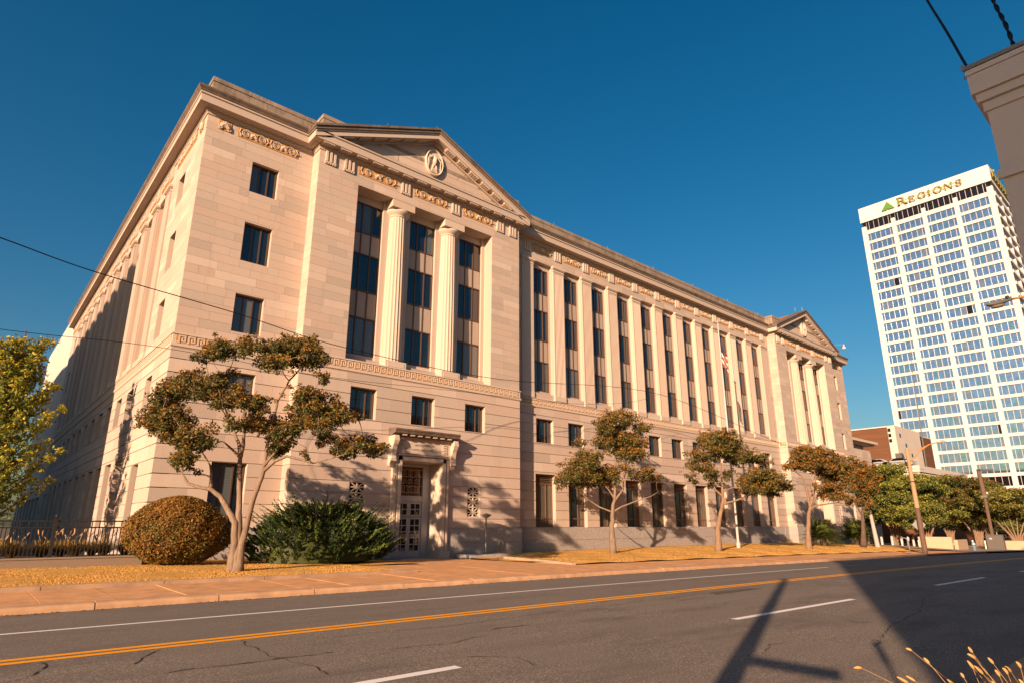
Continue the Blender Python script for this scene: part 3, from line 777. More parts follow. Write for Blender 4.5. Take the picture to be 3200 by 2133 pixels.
# ---- entrance
def text_mesh(s, size, depth=.01):
    cu = bpy.data.curves.new('lettering', 'FONT'); cu.body = s; cu.size = size; cu.extrude = depth; cu.align_x = 'CENTER'; cu.space_character = 1.15
    ob_ = bpy.data.objects.new('lettering', cu); COL.objects.link(ob_); dg = bpy.context.evaluated_depsgraph_get()
    me = bpy.data.meshes.new_from_object(ob_.evaluated_get(dg)); bpy.data.objects.remove(ob_); return me
def doorway(c):
    y0 = YP - .28; m = MB()
    for sg in (-1, 1):
        a, b = (c - 1.72, c - 1.25) if sg < 0 else (c + 1.25, c + 1.72)
        m.box(a, b, y0 + .08, YP + .1, .3, 4.95); i0, i1 = (c - 1.42, c - 1.252) if sg < 0 else (c + 1.252, c + 1.42)
        m.box(i0, i1, y0, y0 + .08, .3, 4.95); o0 = c + sg * 1.58; m.box(o0 - .06, o0 + .06, y0 + .03, y0 + .08, .3, 4.9)
        m.box(min(a, b) - .04, max(a, b) + .04, y0 - .06, YP + .12, -.7, .3)
        m.box(c + sg * 1.25 - (.0 if sg > 0 else .1), c + sg * 1.25 + (.1 if sg > 0 else .0), YP + .1, YP + 1.05, -.7, 4.95)
    m.box(c - 1.72, c + 1.72, y0 + .08, YP + .1, 4.953, 5.12); m.box(c - 1.25, c + 1.25, y0 + .08, YP + 1.05, 4.76, 4.95)
    m.box(c - 1.42, c + 1.42, y0, y0 + .08, 4.76 + .002, 4.95); m.box(c - 1.50, c + 1.50, y0 - .05, y0 + .08, 5.0, 5.07)
    m.box(c - 1.72, c + 1.72, y0 + .03, YP + .1, 5.12, 5.80)
    m.box(c - 1.86, c + 1.86, y0 - .03, YP + .1, 5.803, 5.95)
    dw = m.build('doorway', 'limestone_carved', ct, (c, YP, 0))
    h = MB(); h.prism([(YP + .1, 5.952), (y0 - .14, 5.952), (y0 - .2, 6.02), (y0 - .42, 6.06), (y0 - .46, 6.17), (y0 - .5, 6.22), (y0 - .5, 6.29), (YP + .1, 6.36)], c - 2.0, c + 2.0, 'x'); h.build('door_hood', 'dark_limestone', dw)
    d = MB()
    for k in range(28): d.box(c - 1.6 + k * .118, c - 1.53 + k * .118, y0 - .07, y0 - .03, 5.83, 5.92)
    for k in range(7): d.box(c - 1.5 + k * .46, c - 1.26 + k * .46, y0 - .36, y0 - .12, 5.965, 6.035)
    for k in range(36): d.box(c - 1.47 + k * .082, c - 1.425 + k * .082, y0 - .075, y0 - .05, 5.01, 5.06)
    tag(d.build('dentil_moulding', 'limestone_carved', dw), kind='stuff')
    prof = [(YP + .05, 5.95), (y0 - .30, 5.95), (y0 - .36, 5.86), (y0 - .36, 5.68), (y0 - .28, 5.52), (y0 - .18, 5.36), (y0 - .13, 5.12), (y0 - .10, 4.95), (y0 - .14, 4.82), (y0 - .12, 4.68), (y0 - .02, 4.6), (y0 + .02, 4.42), (YP + .05, 4.5)]
    for sg in (-1, 1):
        k = MB(); k.prism(prof, c + sg * 1.83 - .13, c + sg * 1.83 + .13, 'x'); k.tube([(c + sg * 1.83 - .15, y0 - .24, 5.72), (c + sg * 1.83 + .15, y0 - .24, 5.72)], .13, 12); k.tube([(c + sg * 1.83 - .145, y0 - .06, 4.72), (c + sg * 1.83 + .145, y0 - .06, 4.72)], .08, 10)
        k.build('console', 'limestone_carved', dw)
        q = MB(); q.box(c + sg * 1.32 - .17, c + sg * 1.32 + .17, y0 + .0, y0 + .03, 5.2, 5.74)
        for j in range(4): q.tube([(c + sg * 1.32 - .1, y0 - .01, 5.27 + j * .13), (c + sg * 1.32, y0 - .03, 5.33 + j * .13), (c + sg * 1.32 + .1, y0 - .01, 5.27 + j * .13)], .025, 5)
        q.build('carved_plaque', 'limestone_carved', dw)
    for s_, z, sz in (('UNITED STATES', 5.53, .15), ('POST OFFICE AND COURT HOUSE', 5.30, .125)):
        me = text_mesh(s_, sz, .012); me.materials.clear(); me.materials.append(MATS['granite'])
        o = shared('inscription', me, dw, (c, y0 + .022, z)); o.rotation_euler = (R(90), 0, 0)
    yb = YP + .98; w = MB()
    w.box(c - 1.26, c - .78, yb, yb + .1, -.4, 4.78); w.box(c + .78, c + 1.26, yb, yb + .1, -.4, 4.78); w.box(c - .78, c + .78, yb - .06, yb + .1, 2.78, 3.06); w.box(c - .78, c + .78, yb, yb + .1, 4.6, 4.78)
    w.box(c - .86, c - .782, yb - .08, yb, -.05, 4.68); w.box(c + .782, c + .86, yb - .08, yb, -.05, 4.68); w.box(c - .78, c + .78, yb - .08, yb, 4.602, 4.68)
    w.build('door_frame', 'white_paint', dw)
    gl = MB(); gl.box(c - .78, c + .78, yb + .06, yb + .08, 3.06, 4.6); gl.build('transom_pane', 'door_glass', dw)
    g = MB()
    for k in range(9): x = c - .76 + k * .19; g.tube([(x, yb + .0, 3.08), (x + (.03 if k % 2 else -.03), yb, 3.5), (x - (.03 if k % 2 else -.03), yb, 4.0), (x, yb, 4.58)], .012, 4)
    for z in (3.08, 3.24, 3.58, 4.06, 4.42, 4.58): g.box(c - .78, c + .78, yb - .015, yb + .015, z - .018, z + .018)
    for x in (-.4, 0, .4):
        for z in (3.4, 3.82, 4.25):
            pts = [(c + x + .13 * math.cos(t * .524), yb - .01, z + .13 * math.sin(t * .524)) for t in range(13)]; g.tube(pts, .02, 4)
            g.tube([(c + x - .13, yb - .01, z - .13), (c + x + .13, yb - .01, z + .13)], .016, 4); g.tube([(c + x + .13, yb - .01, z - .13), (c + x - .13, yb - .01, z + .13)], .016, 4)
    for k in range(8):
        for z in (3.16, 4.5): x = c - .7 + k * .2; g.tube([(x - .06, yb, z - .06), (x, yb, z + .06), (x + .06, yb, z - .06)], .014, 4)
    g.build('transom_grille', 'pole_tan', dw)
    def leaf_(x0, x1, z0, z1, name, rows, slats=False):
        L = MB(); st = .11; yA, yB_ = yb - .03, yb + .03; bot = .34 if slats else .08
        L.box(x0, x0 + st, yA, yB_, z0, z1); L.box(x1 - st, x1, yA, yB_, z0, z1); L.box(x0 + st, x1 - st, yA, yB_, z0, z0 + bot); L.box(x0 + st, x1 - st, yA, yB_, z1 - .1, z1)
        xm = (x0 + x1) / 2; L.box(xm - .02, xm + .02, yA + .005, yB_ - .005, z0 + bot, z1 - .1)
        hz = (z1 - .1 - z0 - bot) / rows; rz = []
        for q in range(rows):
            a = z0 + bot + q * hz; rz.append((a + .02, a + hz - .02))
            if q: L.box(x0 + st, x1 - st, yA + .006, yB_ - .006, a - .022, a + .022)
        o = L.build(name, 'white_paint', dw, (x0, yb, z0))
        for q, (a, b) in enumerate(rz):
            for (p0, p1) in ((x0 + st, xm - .02), (xm + .02, x1 - st)): block('pane', 'door_glass', o, p0, p1, yb - .005, yb + .005, a - .01, b + .01)
        if slats:
            s2 = MB(); zc = z0 + bot + 2 * hz
            for k in range(4): s2.box(x0 + st, x1 - st, yA - .03, yA - .01, zc + .02 + k * .055, zc + .04 + k * .055)
            s2.build('push_bar', 'aluminium', o)
        return o
    for sg in (-1, 1):
        a, b = (c - .775, c - .005) if sg < 0 else (c + .005, c + .775)
        leaf_(a, b, -.02, 1.99, 'door', 5, True); leaf_(a, b, 2.03, 2.77, 'transom_window', 2)
    n = MB(); n.box(c + .36, c + .5, yb - .042, yb - .036, 1.15, 1.32); n.build('paper_notice', 'white_paint', dw)
    s = MB(); s.box(c - 1.24, c + 1.24, YP - .1, YP + 1.05, -.5, -.04); s.build('threshold', 'granite', dw)
for c_, a_, b_ in ((PC1, XP, XE), (PC2, XQ, XP2)): pavilion(c_, a_, b_)
# ---- corner wings, front
def wing(x0, x1, uc):
    hs = [(uc - .65, uc + .65, a, b) for a, b in ((17.13, 18.75), (13.52, 15.5), (10.05, 11.88), LZ)] + [(uc - .74, uc + .74, 1.46, 4.2)]
    core(F_S, x0, x1, -.7, 20.6, hs, .6)
    left = x0 < 20
    stones(F_S, x0 - (.012 if left else 0), x1, ASH, hs, (1.15, 1.95), .012, 'limestone', 'stone_block'); stones(F_S, x0 - (.05 if left else 0), x1, RUS, hs, (1.6, 2.6), .035, 'limestone', 'rusticated_block', .036, .005, .003)
    stones(F_S, x0 - (.1 if left else 0), x1, GRA, [], (1.3, 2.1), .1, 'granite', 'granite_block', .014)
    for h in hs[:4]: window(F_S, uc, .63, h[2], h[3], .26, 3, glassmats=DG if h[2] > 13 else BG)
    window(F_S, uc, .72, 1.46, 4.2, .26, 3, glassmats=BG, transom=1.95, frame='bronze_frame')
    d = 1 if left else -1
    frieze_panel(F_S, (6.38 if left else 77.92), .58, pal_only=True); frieze_panel(F_S, (8.48 if left else 75.8), 3.0, 2)
wing(XL, XP, 8.48); wing(XP2, XR, 75.9)
# ---- colonnades: front middle and west side
def fluted_pilaster(f, u, flutes=True, w=1.05):
    k = 'pil%s%d%.2f' % (f.k, flutes, w)
    if k not in MESHC:
        g = Face(f.k, 0); poly = [(-w / 2, .12), (-w / 2, 0)]
        if flutes:
            n = 7; mrg = .1; q = (w - 2 * mrg) / n
            for j in range(n):
                a = -w / 2 + mrg + j * q
                for t, dd in ((.16, 0), (.26, .055), (.5, .085), (.74, .055), (.84, 0)): poly.append((a + q * t, dd))
        poly += [(w / 2, 0), (w / 2, .12)]
        m = MB(); m.prism([g.P(p, d, 0)[:2] for p, d in poly], 0, 8.78, 'z'); MESHC[k] = m.mesh('pilaster', 'limestone')
        c = MB()
        for (o, a, b) in ((.0, 0, .1), (.03, .1, .14), (.0, .14, .28), (.06, .28, .34), (.1, .34, .47)): g.box(c, -w / 2 - o, w / 2 + o, -o - .01, .12, a, b)
        MESHC[k + 'c'] = c.mesh('pilaster_capital', 'limestone_carved')
        b = MB(); g.box(b, -w / 2 - .01, w / 2 + .01, -.015, .12, 0, .33); MESHC[k + 'b'] = b.mesh('pilaster_base', 'limestone_carved')
    o = shared('pilaster', MESHC[k], ct, f.P(u, -.095, 9.86)); shared('pilaster_capital', MESHC[k + 'c'], o, f.P(u, -.095, 18.64)); shared('pilaster_base', MESHC[k + 'b'], o, f.P(u, -.095, 9.53))
def colonnade(f, u0, u1, c0, pitch, n, gl, tops, wingholes=(), lou=True):
    cs = [c0 + pitch * i for i in range(n)]
    hs = [(c - .93, c + .93, 9.9, 19.12) for c in cs] + [(c - .77, c + .77, *LZ) for c in cs] + [(c - .87, c + .87, GZ[0], GZ[1]) for c in cs] + list(wingholes)
    core(f, u0, u1, -.7, 20.6, hs, .6)
    ex = .012 if f.k == 'W' else 0
    stones(f, u0, u1, ASH, hs + [(cs[0] - pitch / 2 - .3, cs[-1] + pitch / 2 + .3, 9.52, 19.0)], (1.15, 1.95), .012, 'limestone', 'stone_block')
    stones(f, u0, u1, RUS, hs, (1.9, 3.0), .035, 'limestone', 'rusticated_block', .036, .005, .003)
    stones(f, u0, u1, GRA, [], (1.4, 2.2), .1, 'granite', 'granite_block', .014)
    for i, c in enumerate(cs):
        bay(f, c, .93, .72, .33, gl); window(f, c, .75, *LZ, .26, 3, glassmats=gl[0])
        window(f, c, .85, *GZ, .30, 3, glassmats=('curtain_glass', 'curtain_glass', 'curtain_glass', 'blind_glass', 'window_glass'), transom=1.99, louver=4.13 if lou else None, frame='louver_metal')
        frieze_panel(f, c, 1.75)
    for i in range(n + 1):
        u = c0 - pitch / 2 + pitch * i
        fluted_pilaster(f, u, 0 < i < n, 1.05); triglyph(f, u)
colonnade(F_S, XE, XQ, 27.53, 2.95, 11, (DG, DG, CG), 0)
wh = []
for u in (31.95, 69.97): wh += [(u - .62, u + .62, a, b) for a, b in ((17.15, 18.7), (13.5, 15.47), (10.05, 11.9), LZ)] + [(u - .72, u + .72, 1.5, 4.2)]
colonnade(F_W, YM, YB, 36.06, 2.98, 11, (DG, DG, DG), 0, wh, False)
for i, h in enumerate(wh): window(F_W, (h[0] + h[1]) / 2, (h[1] - h[0]) / 2 - .02, h[2], h[3], .26, 3, glassmats=DG)
for u in (28.34 + .75, YB - .75): frieze_panel(F_W, u, .58, pal_only=True)
for u in (31.7, YB - 3.3): frieze_panel(F_W, u, 3.6, 2)
# ---- Greek key units on the string course
def key_mesh(kind, mir):
    k = 'key%s%d' % (kind, mir)
    if k not in MESHC:
        m = MB(); g = Face(kind, 0); c = .058
        for (x0, x1, z0, z1) in ((0, 1, 0, 6), (1, 5, 5, 6), (4, 5, 1, 5), (2, 4, 1, 2), (2, 3, 2, 4), (-1, 0, 0, 1)):
            a, b = (x0 * c, x1 * c) if not mir else (-x1 * c, -x0 * c); g.box(m, a, b, -.022, 0, z0 * c, z1 * c)
        MESHC[k] = m.mesh('meander_unit', 'limestone_carved')
    return MESHC[k]
def key_band(f, u0, u1, par, pitch=.365):
    g = MB(); f.box(g, u0 + .14, u1 - .14, -.056, -.052, 9.075, 9.425); kb = g.build('key_band', 'ochre_ground', par)
    n = int((u1 - u0 - .36) / pitch); pitch = (u1 - u0 - .36) / n; s0 = (u0 + u1) / 2 - n * pitch / 2; objs = MB()
    for i in range(n):
        mir = i >= n / 2; u = s0 + (i + (1 if mir else 0)) * pitch + (-.05 if mir else .05)
        if f.k == 'S' and u < 48: shared('meander_unit', key_mesh(f.k, mir), kb, f.P(u, -.055, 9.077))
        else:
            me = key_mesh(f.k, mir); p = Vector(f.P(u, -.055, 9.077))
            objs.add([v.co + p for v in me.vertices], [tuple(q.vertices) for q in me.polygons])
    if objs.v: tag(objs.build('meander_unit', 'limestone_carved', kb), kind='stuff')
for f, a, b in ((F_S, XL - .05, XP), (Face('S', YP), XP - .05, XE + .05), (F_S, XE, XQ), (F_W, YM - .05, YB), (Face('S', YP), XQ - .05, XP2 + .05), (F_S, XP2, XR), (Face('W', XQ), YP - .05, YM)): key_band(f, a, b, ct)
# ---- what closes the block: roof, rear and east walls, roof chambers, rods
m = MB(); m.box(XL + .5, XR - .1, YM + .5, YB - .1, 20.9, 21.3); m.box(XP + .5, XE - .5, YP + .5, YM + .5, 20.9, 21.3); m.box(XQ + .5, XP2 - .5, YP + .5, YM + .5, 20.9, 21.3); m.build('roof', 'weathered_limestone', ct)
m = MB(); m.box(XR - .5, XR, YM + .6, YB, -1, 20.6); m.box(XL + .6, XR - .5, YB - .5, YB, -1, 20.6); m.build('rear_wall', 'limestone', ct)
rod = MB().tube([(0, 0, 0), (0, 0, .42)], .012, 5).mesh('lightning_rod', 'grey_metal')
for x, y, z in [(6.1, 28.9, 22.46), (11.3, 28.0, 22.46), (17.67, 27.2, 24.45), (14.4, 27.2, 23.05), (24.0, 28, 22.46)] + [(29 + 6 * k, 28.6, 22.46) for k in range(6)] + [(64.8, 27.2, 24), (66.62, 27.2, 24.45)]:
    shared('lightning_rod', rod, ct, (x, y, z))
# security camera on a bracket at the far corner
m = MB(); m.tube([(73.4, 27.2, 21.8), (76.6, 27.0, 22.5)], .03, 6); m.tube([(76.6, 27, 22.5), (76.6, 27, 22.3)], .09, 8); m.lathe([(.05, 0), (.2, .08), (.22, .25), (.1, .42)], (76.6, 27, 21.86), 12)
m.build('security_camera', 'white_paint', ct)
# downpipes standing against the plinth
for x, y, h in ((22.9, 27.3, .75), (58.7, 28.15, 1.5)): MB().tube([(x, y, -.3), (x, y, h)], .04, 8).build('standpipe', 'grey_metal', ct)
for (nm, mt), mb in REST.items(): tag(mb.build(nm, mt, ct), kind='stuff')
for mt, mb in PREST.items(): tag(mb.build('pane', mt, ct), kind='stuff')
# ---------------------------------------------------------------- white office tower (seen face runs along Y)
TX = 244.0
def ty(y): return y * 1.22
def tz(z): return 1.6 + (z - 1.6) * 1.22
tw = empty('office_tower', (TX, ty(43), -2), 'tall white concrete office tower with blue glass strip windows and rooftop lettering', 'office tower')
Y0, Y1, ZT = ty(26.09), ty(60.03), tz(98.9)
DEP = 46
FT = Face('W', TX)
bays = [(ty(a), ty(b)) for a, b in ((27.49, 34.49), (35.55, 42.53), (43.55, 50.61), (51.69, 58.73))]
pitch = (tz(88.47) - tz(12.43)) / 23; zr1 = tz(88.47)
m = MB()
m.box(TX + .9, TX + DEP - .5, Y0 + .5, Y1 - .5, -3, ZT - .4); m.build('core', 'tower_dark', tw)
edges = [Y0] + [e for b in bays for e in b] + [Y1]
for a, b in zip(edges[0::2], edges[1::2]):
    mid = (a + b) / 2
    c = MB(); c.box(TX, TX + 1.2, a, b, -3, ZT - 8); c.build('column', 'precast_white', tw)
    if b - a < 3:
        g = MB(); g.box(TX - .12, TX, a + .12, mid - .1, -3, ZT - 8); g.box(TX - .12, TX, mid + .1, b - .12, -3, ZT - 8); g.build('column_rib', 'precast_white', tw)
c = MB(); c.box(TX - .1, TX + DEP, Y0 - .1, Y1 + .1, tz(93.95), ZT); c.build('parapet', 'precast_white', tw)
m = MB()
for i in range(9): y = Y0 + (Y1 - Y0) * (i + .5) / 9; m.box(TX - .13, TX - .1, y - .04, y + .04, tz(94.3), ZT)
m.build('panel_joint', 'faded_line', tw)
rows = [(tz(90.98), tz(93.95), True)]
for k in range(0, 27): zc = zr1 - pitch * k; rows.append((zc - 1.52, zc + 1.52, False))
wk = {}
left_over = {k_: MB() for k_ in ('tower_glass', 'tower_dark', 'tower_glass_grey', 'tower_glass_teal')}
PN = 288
for ri, (za, zb_, dark) in enumerate(rows):
    znext = rows[ri + 1][1] if ri + 1 < len(rows) else za - 1.4
    for bi, (a, b) in enumerate(bays):
        s = block('spandrel', 'precast_white', tw, TX + .2, TX + 1.1, a, b, znext, za - .25)
        block('sill_rail', 'precast_white', tw, TX + .08, TX + 1.0, a, b, za - .25, za)
        W = b - a; cuts = [0, .105, .3, .5, .7, .895, 1]
        key = round(zb_ - za, 2)
        if key not in wk:
            q = MB()
            for t in cuts[1:-1]: q.box(0, .12, W * t - .07, W * t + .07, 0, zb_ - za)
            q.box(-.02, .12, 0, .08, 0, zb_ - za); q.box(-.02, .12, W - .08, W, 0, zb_ - za); q.box(-.01, .11, .0, W, -.06, .05); q.box(-.01, .11, .0, W, zb_ - za - .05, zb_ - za + .05); wk[key] = q.mesh('window_mullions', 'aluminium')
        wo = shared('window', wk[key], tw, (TX + .55, a, za))
        for t0, t1 in zip(cuts[:-1], cuts[1:]):
            mt = 'tower_dark' if dark or ri >= 24 else 'tower_glass'
            if mt == 'tower_glass':
                q_ = random.random(); mt = 'tower_glass_grey' if q_ < .10 else 'tower_glass_teal' if q_ < .24 else 'tower_dark' if q_ < .248 else mt
            args = (TX + .6, TX + .66, a + W * t0, a + W * t1, za, zb_)
            if bi < 2 and PN > 0 and ri < 26: PN -= 1; block('pane', mt, wo, *args)
            else: left_over[mt].box(*args)
for mt, mb in left_over.items(): tag(mb.build('pane', mt, tw), kind='stuff')
# side face towards the street, seen edge-on
m = MB(); sd = MB()
for k, (za, zb_, dark) in enumerate(rows):
    m.box(TX + 2, TX + DEP - 2, Y0 + .3, Y0 + .5, za, zb_)
    zn = rows[k + 1][1] if k + 1 < len(rows) else za - 1.4
    sd.box(TX + 1.2, TX + DEP, Y0 - .25, Y0 + .5, zn, za)
for x in (12, 23, 34): sd.box(TX + x - .6, TX + x + .6, Y0 - .1, Y0 + .55, -3, ZT - 8)
m.build('side_glazing', 'tower_glass', tw); sd.build('side_spandrels', 'precast_white', tw)
m = MB(); m.tube([(TX + 9, Y0 + 1.2, ZT - .2), (TX + 9, Y0 + 1.2, ZT + 1.8), (TX + 11, Y0 + .6, ZT + 2.2)], .7, 8); m.build('roof_duct', 'precast_white', tw)
# rooftop lettering: serif capitals drawn from strokes (u to the right = -Y)
def arc(m, cx, cz, rx, rz, t0, t1, w, n=20):
    for i in range(n):
        A, B = R(t0 + (t1 - t0) * i / n), R(t0 + (t1 - t0) * (i + 1) / n)
        def p(t, o): f = w * (.35 + .65 * abs(math.cos(t))); return (cx + (rx - o * f) * math.cos(t), cz + (rz - o * f * .8) * math.sin(t))
        m.append([p(A, 0), p(B, 0), p(B, 1), p(A, 1)])
def bar(m, x0, z0, x1, z1): m.append([(x0, z0), (x1, z0), (x1, z1), (x0, z1)])
def stem(m, x, w, h): bar(m, x, 0, x + w, h); bar(m, x - w * .45, 0, x + w * 1.45, .07 * h); bar(m, x - w * .45, h * .93, x + w * 1.45, h)
def letter(ch, h):
    m = []; w = .17 * h
    if ch == 'R':
        stem(m, 0, w, h); arc(m, w, h * .73, h * .5, h * .27, -90, 90, w * 1.1); bar(m, w, h * .93, w * 1.3, h); bar(m, w, h * .46, w * 1.4, h * .53); m.append([(h * .38, h * .47), (h * .58, h * .47), (h * .95, 0), (h * .72, 0)]); bar(m, h * .68, 0, h * 1.0, h * .06); return m, h * .98
    if ch == 'E':
        stem(m, 0, w, h); bar(m, w, h * .93, h * .72, h); bar(m, w, h * .47, h * .55, h * .54); bar(m, w, 0, h * .76, h * .07); bar(m, h * .66, h * .75, h * .72, h); bar(m, h * .70, 0, h * .76, h * .26); bar(m, h * .5, h * .38, h * .55, h * .63); return m, h * .78
    if ch == 'G':
        arc(m, h * .5, h * .5, h * .5, h * .52, 35, 325, w); bar(m, h * .78, h * .08, h * .95, h * .44); bar(m, h * .62, h * .40, h * 1.03, h * .46); bar(m, h * .86, h * .68, h * .92, h * .98); return m, h * 1.02
    if ch == 'I': stem(m, w * .3, w, h); return m, w * 1.7
    if ch == 'O': arc(m, h * .55, h * .5, h * .55, h * .52, 0, 360, w * 1.1, 32); return m, h * 1.1
    if ch == 'N':
        bar(m, w * .3, 0, w * .7, h); bar(m, -w * .1, 0, w * 1.1, h * .06); bar(m, -w * .2, h * .94, w * .8, h); m.append([(w * .3, h), (w * 1.4, h), (h * .95, 0), (h * .8, 0)]); bar(m, h * .86, 0, h * .93, h); bar(m, h * .74, h * .94, h * 1.06, h); return m, h * 1.02
    if ch == 'S':
        arc(m, h * .36, h * .74, h * .34, h * .27, 30, 270, w * .95); arc(m, h * .36, h * .26, h * .36, h * .28, -150, 90, w * .95); bar(m, h * .62, h * .68, h * .68, h * .98); bar(m, h * .02, h * .02, h * .08, h * .34); return m, h * .74
def raised(parts, y_left, z0, name, mat, th=.25, x=None, parent=None, tilt=0.0):
    m = MB(); x = TX - .45 if x is None else x
    for poly in parts:
        m.prism([(y_left - u, z0 + v) for u, v in poly], x - th, x + .02, 'x')
    return m.build(name, mat, parent)
sign = empty('bank_sign', (TX - .2, ty(43), tz(94.2)), 'green pyramid logo and olive serif letters reading REGIONS below the tower roof', 'sign')
y = ty(48.97); zb0 = tz(95.33)
for ch, h, nx in (('R', 3.25, 48.97), ('E', 2.35, 45.9), ('G', 2.45, 43.6), ('I', 2.35, 40.9), ('O', 2.5, 39.6), ('N', 2.4, 36.75), ('S', 2.5, 34.0)):
    parts, wd = letter(ch, h); raised(parts, ty(nx), zb0, 'letter', 'letter_olive', parent=sign)
for t in (53.69,):
    A, B, Cc_ = (0, 0), (ty(53.69) - ty(49.94), 0), (2.28, 3.3)
    tri = [A, B, Cc_]; cx0 = (B[0] / 2, .0)
    cuts_ = [A, (B[0] * .18, 1.0), (B[0] * .3, 1.75), Cc_, (B[0] * .72, 1.75), (B[0] * .84, 1.0), B]
    edge = [A, (.8, 1.16), (1.55, 2.24), Cc_, (3.05, 2.2), (3.8, 1.14), B]
    for p, q in zip(edge[:-1], edge[1:]):
        g = .045; P_ = (cx0[0] * .0 + B[0] / 2, .12)
        lerp = lambda a, b, t: (a[0] + (b[0] - a[0]) * t, a[1] + (b[1] - a[1]) * t)
        raised([[lerp(p, q, g), lerp(p, q, 1 - g), lerp(P_, q, .12), lerp(P_, p, .12)]], ty(53.69), zb0, 'logo_ray', 'logo_green', parent=sign)
rail = MB()
for z in (.7, 1.7): rail.box(TX - .42, TX - .3, ty(32.6), ty(48.9), zb0 + z, zb0 + z + .09)
for yy in (33, 37, 41, 45, 48): rail.box(TX - .32, TX - .1, ty(yy), ty(yy) + .1, zb0 + .6, zb0 + 1.9)
rail.build('mounting_rail', 'rust_arm', sign)
s2 = MB()
for q in range(6): s2.box(TX + 5 + q * 3.4, TX + 7.6 + q * 3.4, Y0 - .8, Y0 - .45, zb0, zb0 + 2.4)
s2.box(TX + 1, TX + 4, Y0 - .8, Y0 - .45, zb0, zb0 + 2.8)
s2.box(TX + 1, TX + 26, Y0 - .46, Y0 - .05, zb0 - .3, zb0 - .1); s2.build('side_letters', 'letter_olive', sign)
# ---------------------------------------------------------------- brown brick block far behind
bb = empty('brick_building', (150, 45, -1.2), 'windowless brown brick block with a pale stair tower, far behind the courthouse', 'building')
def k_at(v, x): return v * x / 130.0
X0 = 150.0; ks = X0 / 130
zt_ = 1.6 + (19.5 - 1.6) * ks
MB().box(X0, X0 + 30, 40.31 * ks, 62 * ks, -2, zt_).build('wall', 'brown_brick', bb)
st = MB().box(X0 - .3, X0 + 16, 39.0 * ks, 40.3 * ks, -2, zt_ + .25).build('stair_tower', 'annex_concrete', bb)
for z in (18.9, 17.9, 16.9): block('window', 'tower_dark', st, X0 - .42, X0 - .3, 39.75 * ks, 40.2 * ks, 1.6 + (z - 1.6) * ks - .35, 1.6 + (z - 1.6) * ks + .35)
for q, z in enumerate((18.0, 16.3, 14.6)): block('window', 'tower_dark', st, X0 + 2 + q * 3, X0 + 2.8 + q * 3, 39.0 * ks - .06, 39.0 * ks, 1.6 + (z - 1.6) * ks - .4, 1.6 + (z - 1.6) * ks + .4)
MB().box(X0 - .25, X0 + 30.2, 40.31 * ks, 62.2 * ks, zt_, zt_ + .25).build('coping', 'annex_concrete', bb)
mast = tag(MB().tube([(170, 45.9, 10), (170, 45.4, 30), (170, 44.9, 44)], [.18, .12, .05], 6).build('radio_mast', 'grey_metal', None, (170, 45.9, 10)), 'thin grey radio mast rising beside the white tower', 'mast')
# ---------------------------------------------------------------- limestone annex with flat roof beside the courthouse
an = empty('stone_annex', (90, 37, -.8), 'low limestone annex with wide flat cornice, right of the courthouse', 'building')
AX, AY = 100.6, 34.0
fa = Face('S', AY)
m = MB(); m.box(79.6, AX, AY + .05, 62, -1.2, 12.2); m.build('wall', 'limestone', an)
lines = [-1.0 + .92 * i for i in range(15)]; u = 79.6
for a, b in zip(lines[:-1], lines[1:]):
    x = 88.0 + random.uniform(0, 1)
    while x < AX - .2:
        L = random.uniform(1.6, 2.4); e = min(x + L, AX)
        if AX - e < .5: e = AX
        if b < 12.2: block('stone_block', 'limestone', an, x + .01, e - .01, AY - random.uniform(.015, .03), AY + .05, a + .012, b - .012)
        x = e
MB().box(79.6, AX - .8, AY + .6, 61, 12.2, 13.2).build('frieze', 'weathered_limestone', an)
MB().box(79.6, AX + 1.9, AY - .6, 63, 13.2, 13.55).box(79.6, AX + 1.5, AY - .2, 62.6, 13.0, 13.2).build('roof', 'limestone', an)
MB().box(90, AX - .5, AY + 3, 55, 13.55, 14.3).box(89.5, AX + .2, AY + 2.5, 56, 14.3, 14.5).build('roof_chamber', 'annex_concrete', an)
block('window', 'dark_void', an, 92.5, 93.4, AY - .04, AY + .04, 8.9, 11.2)
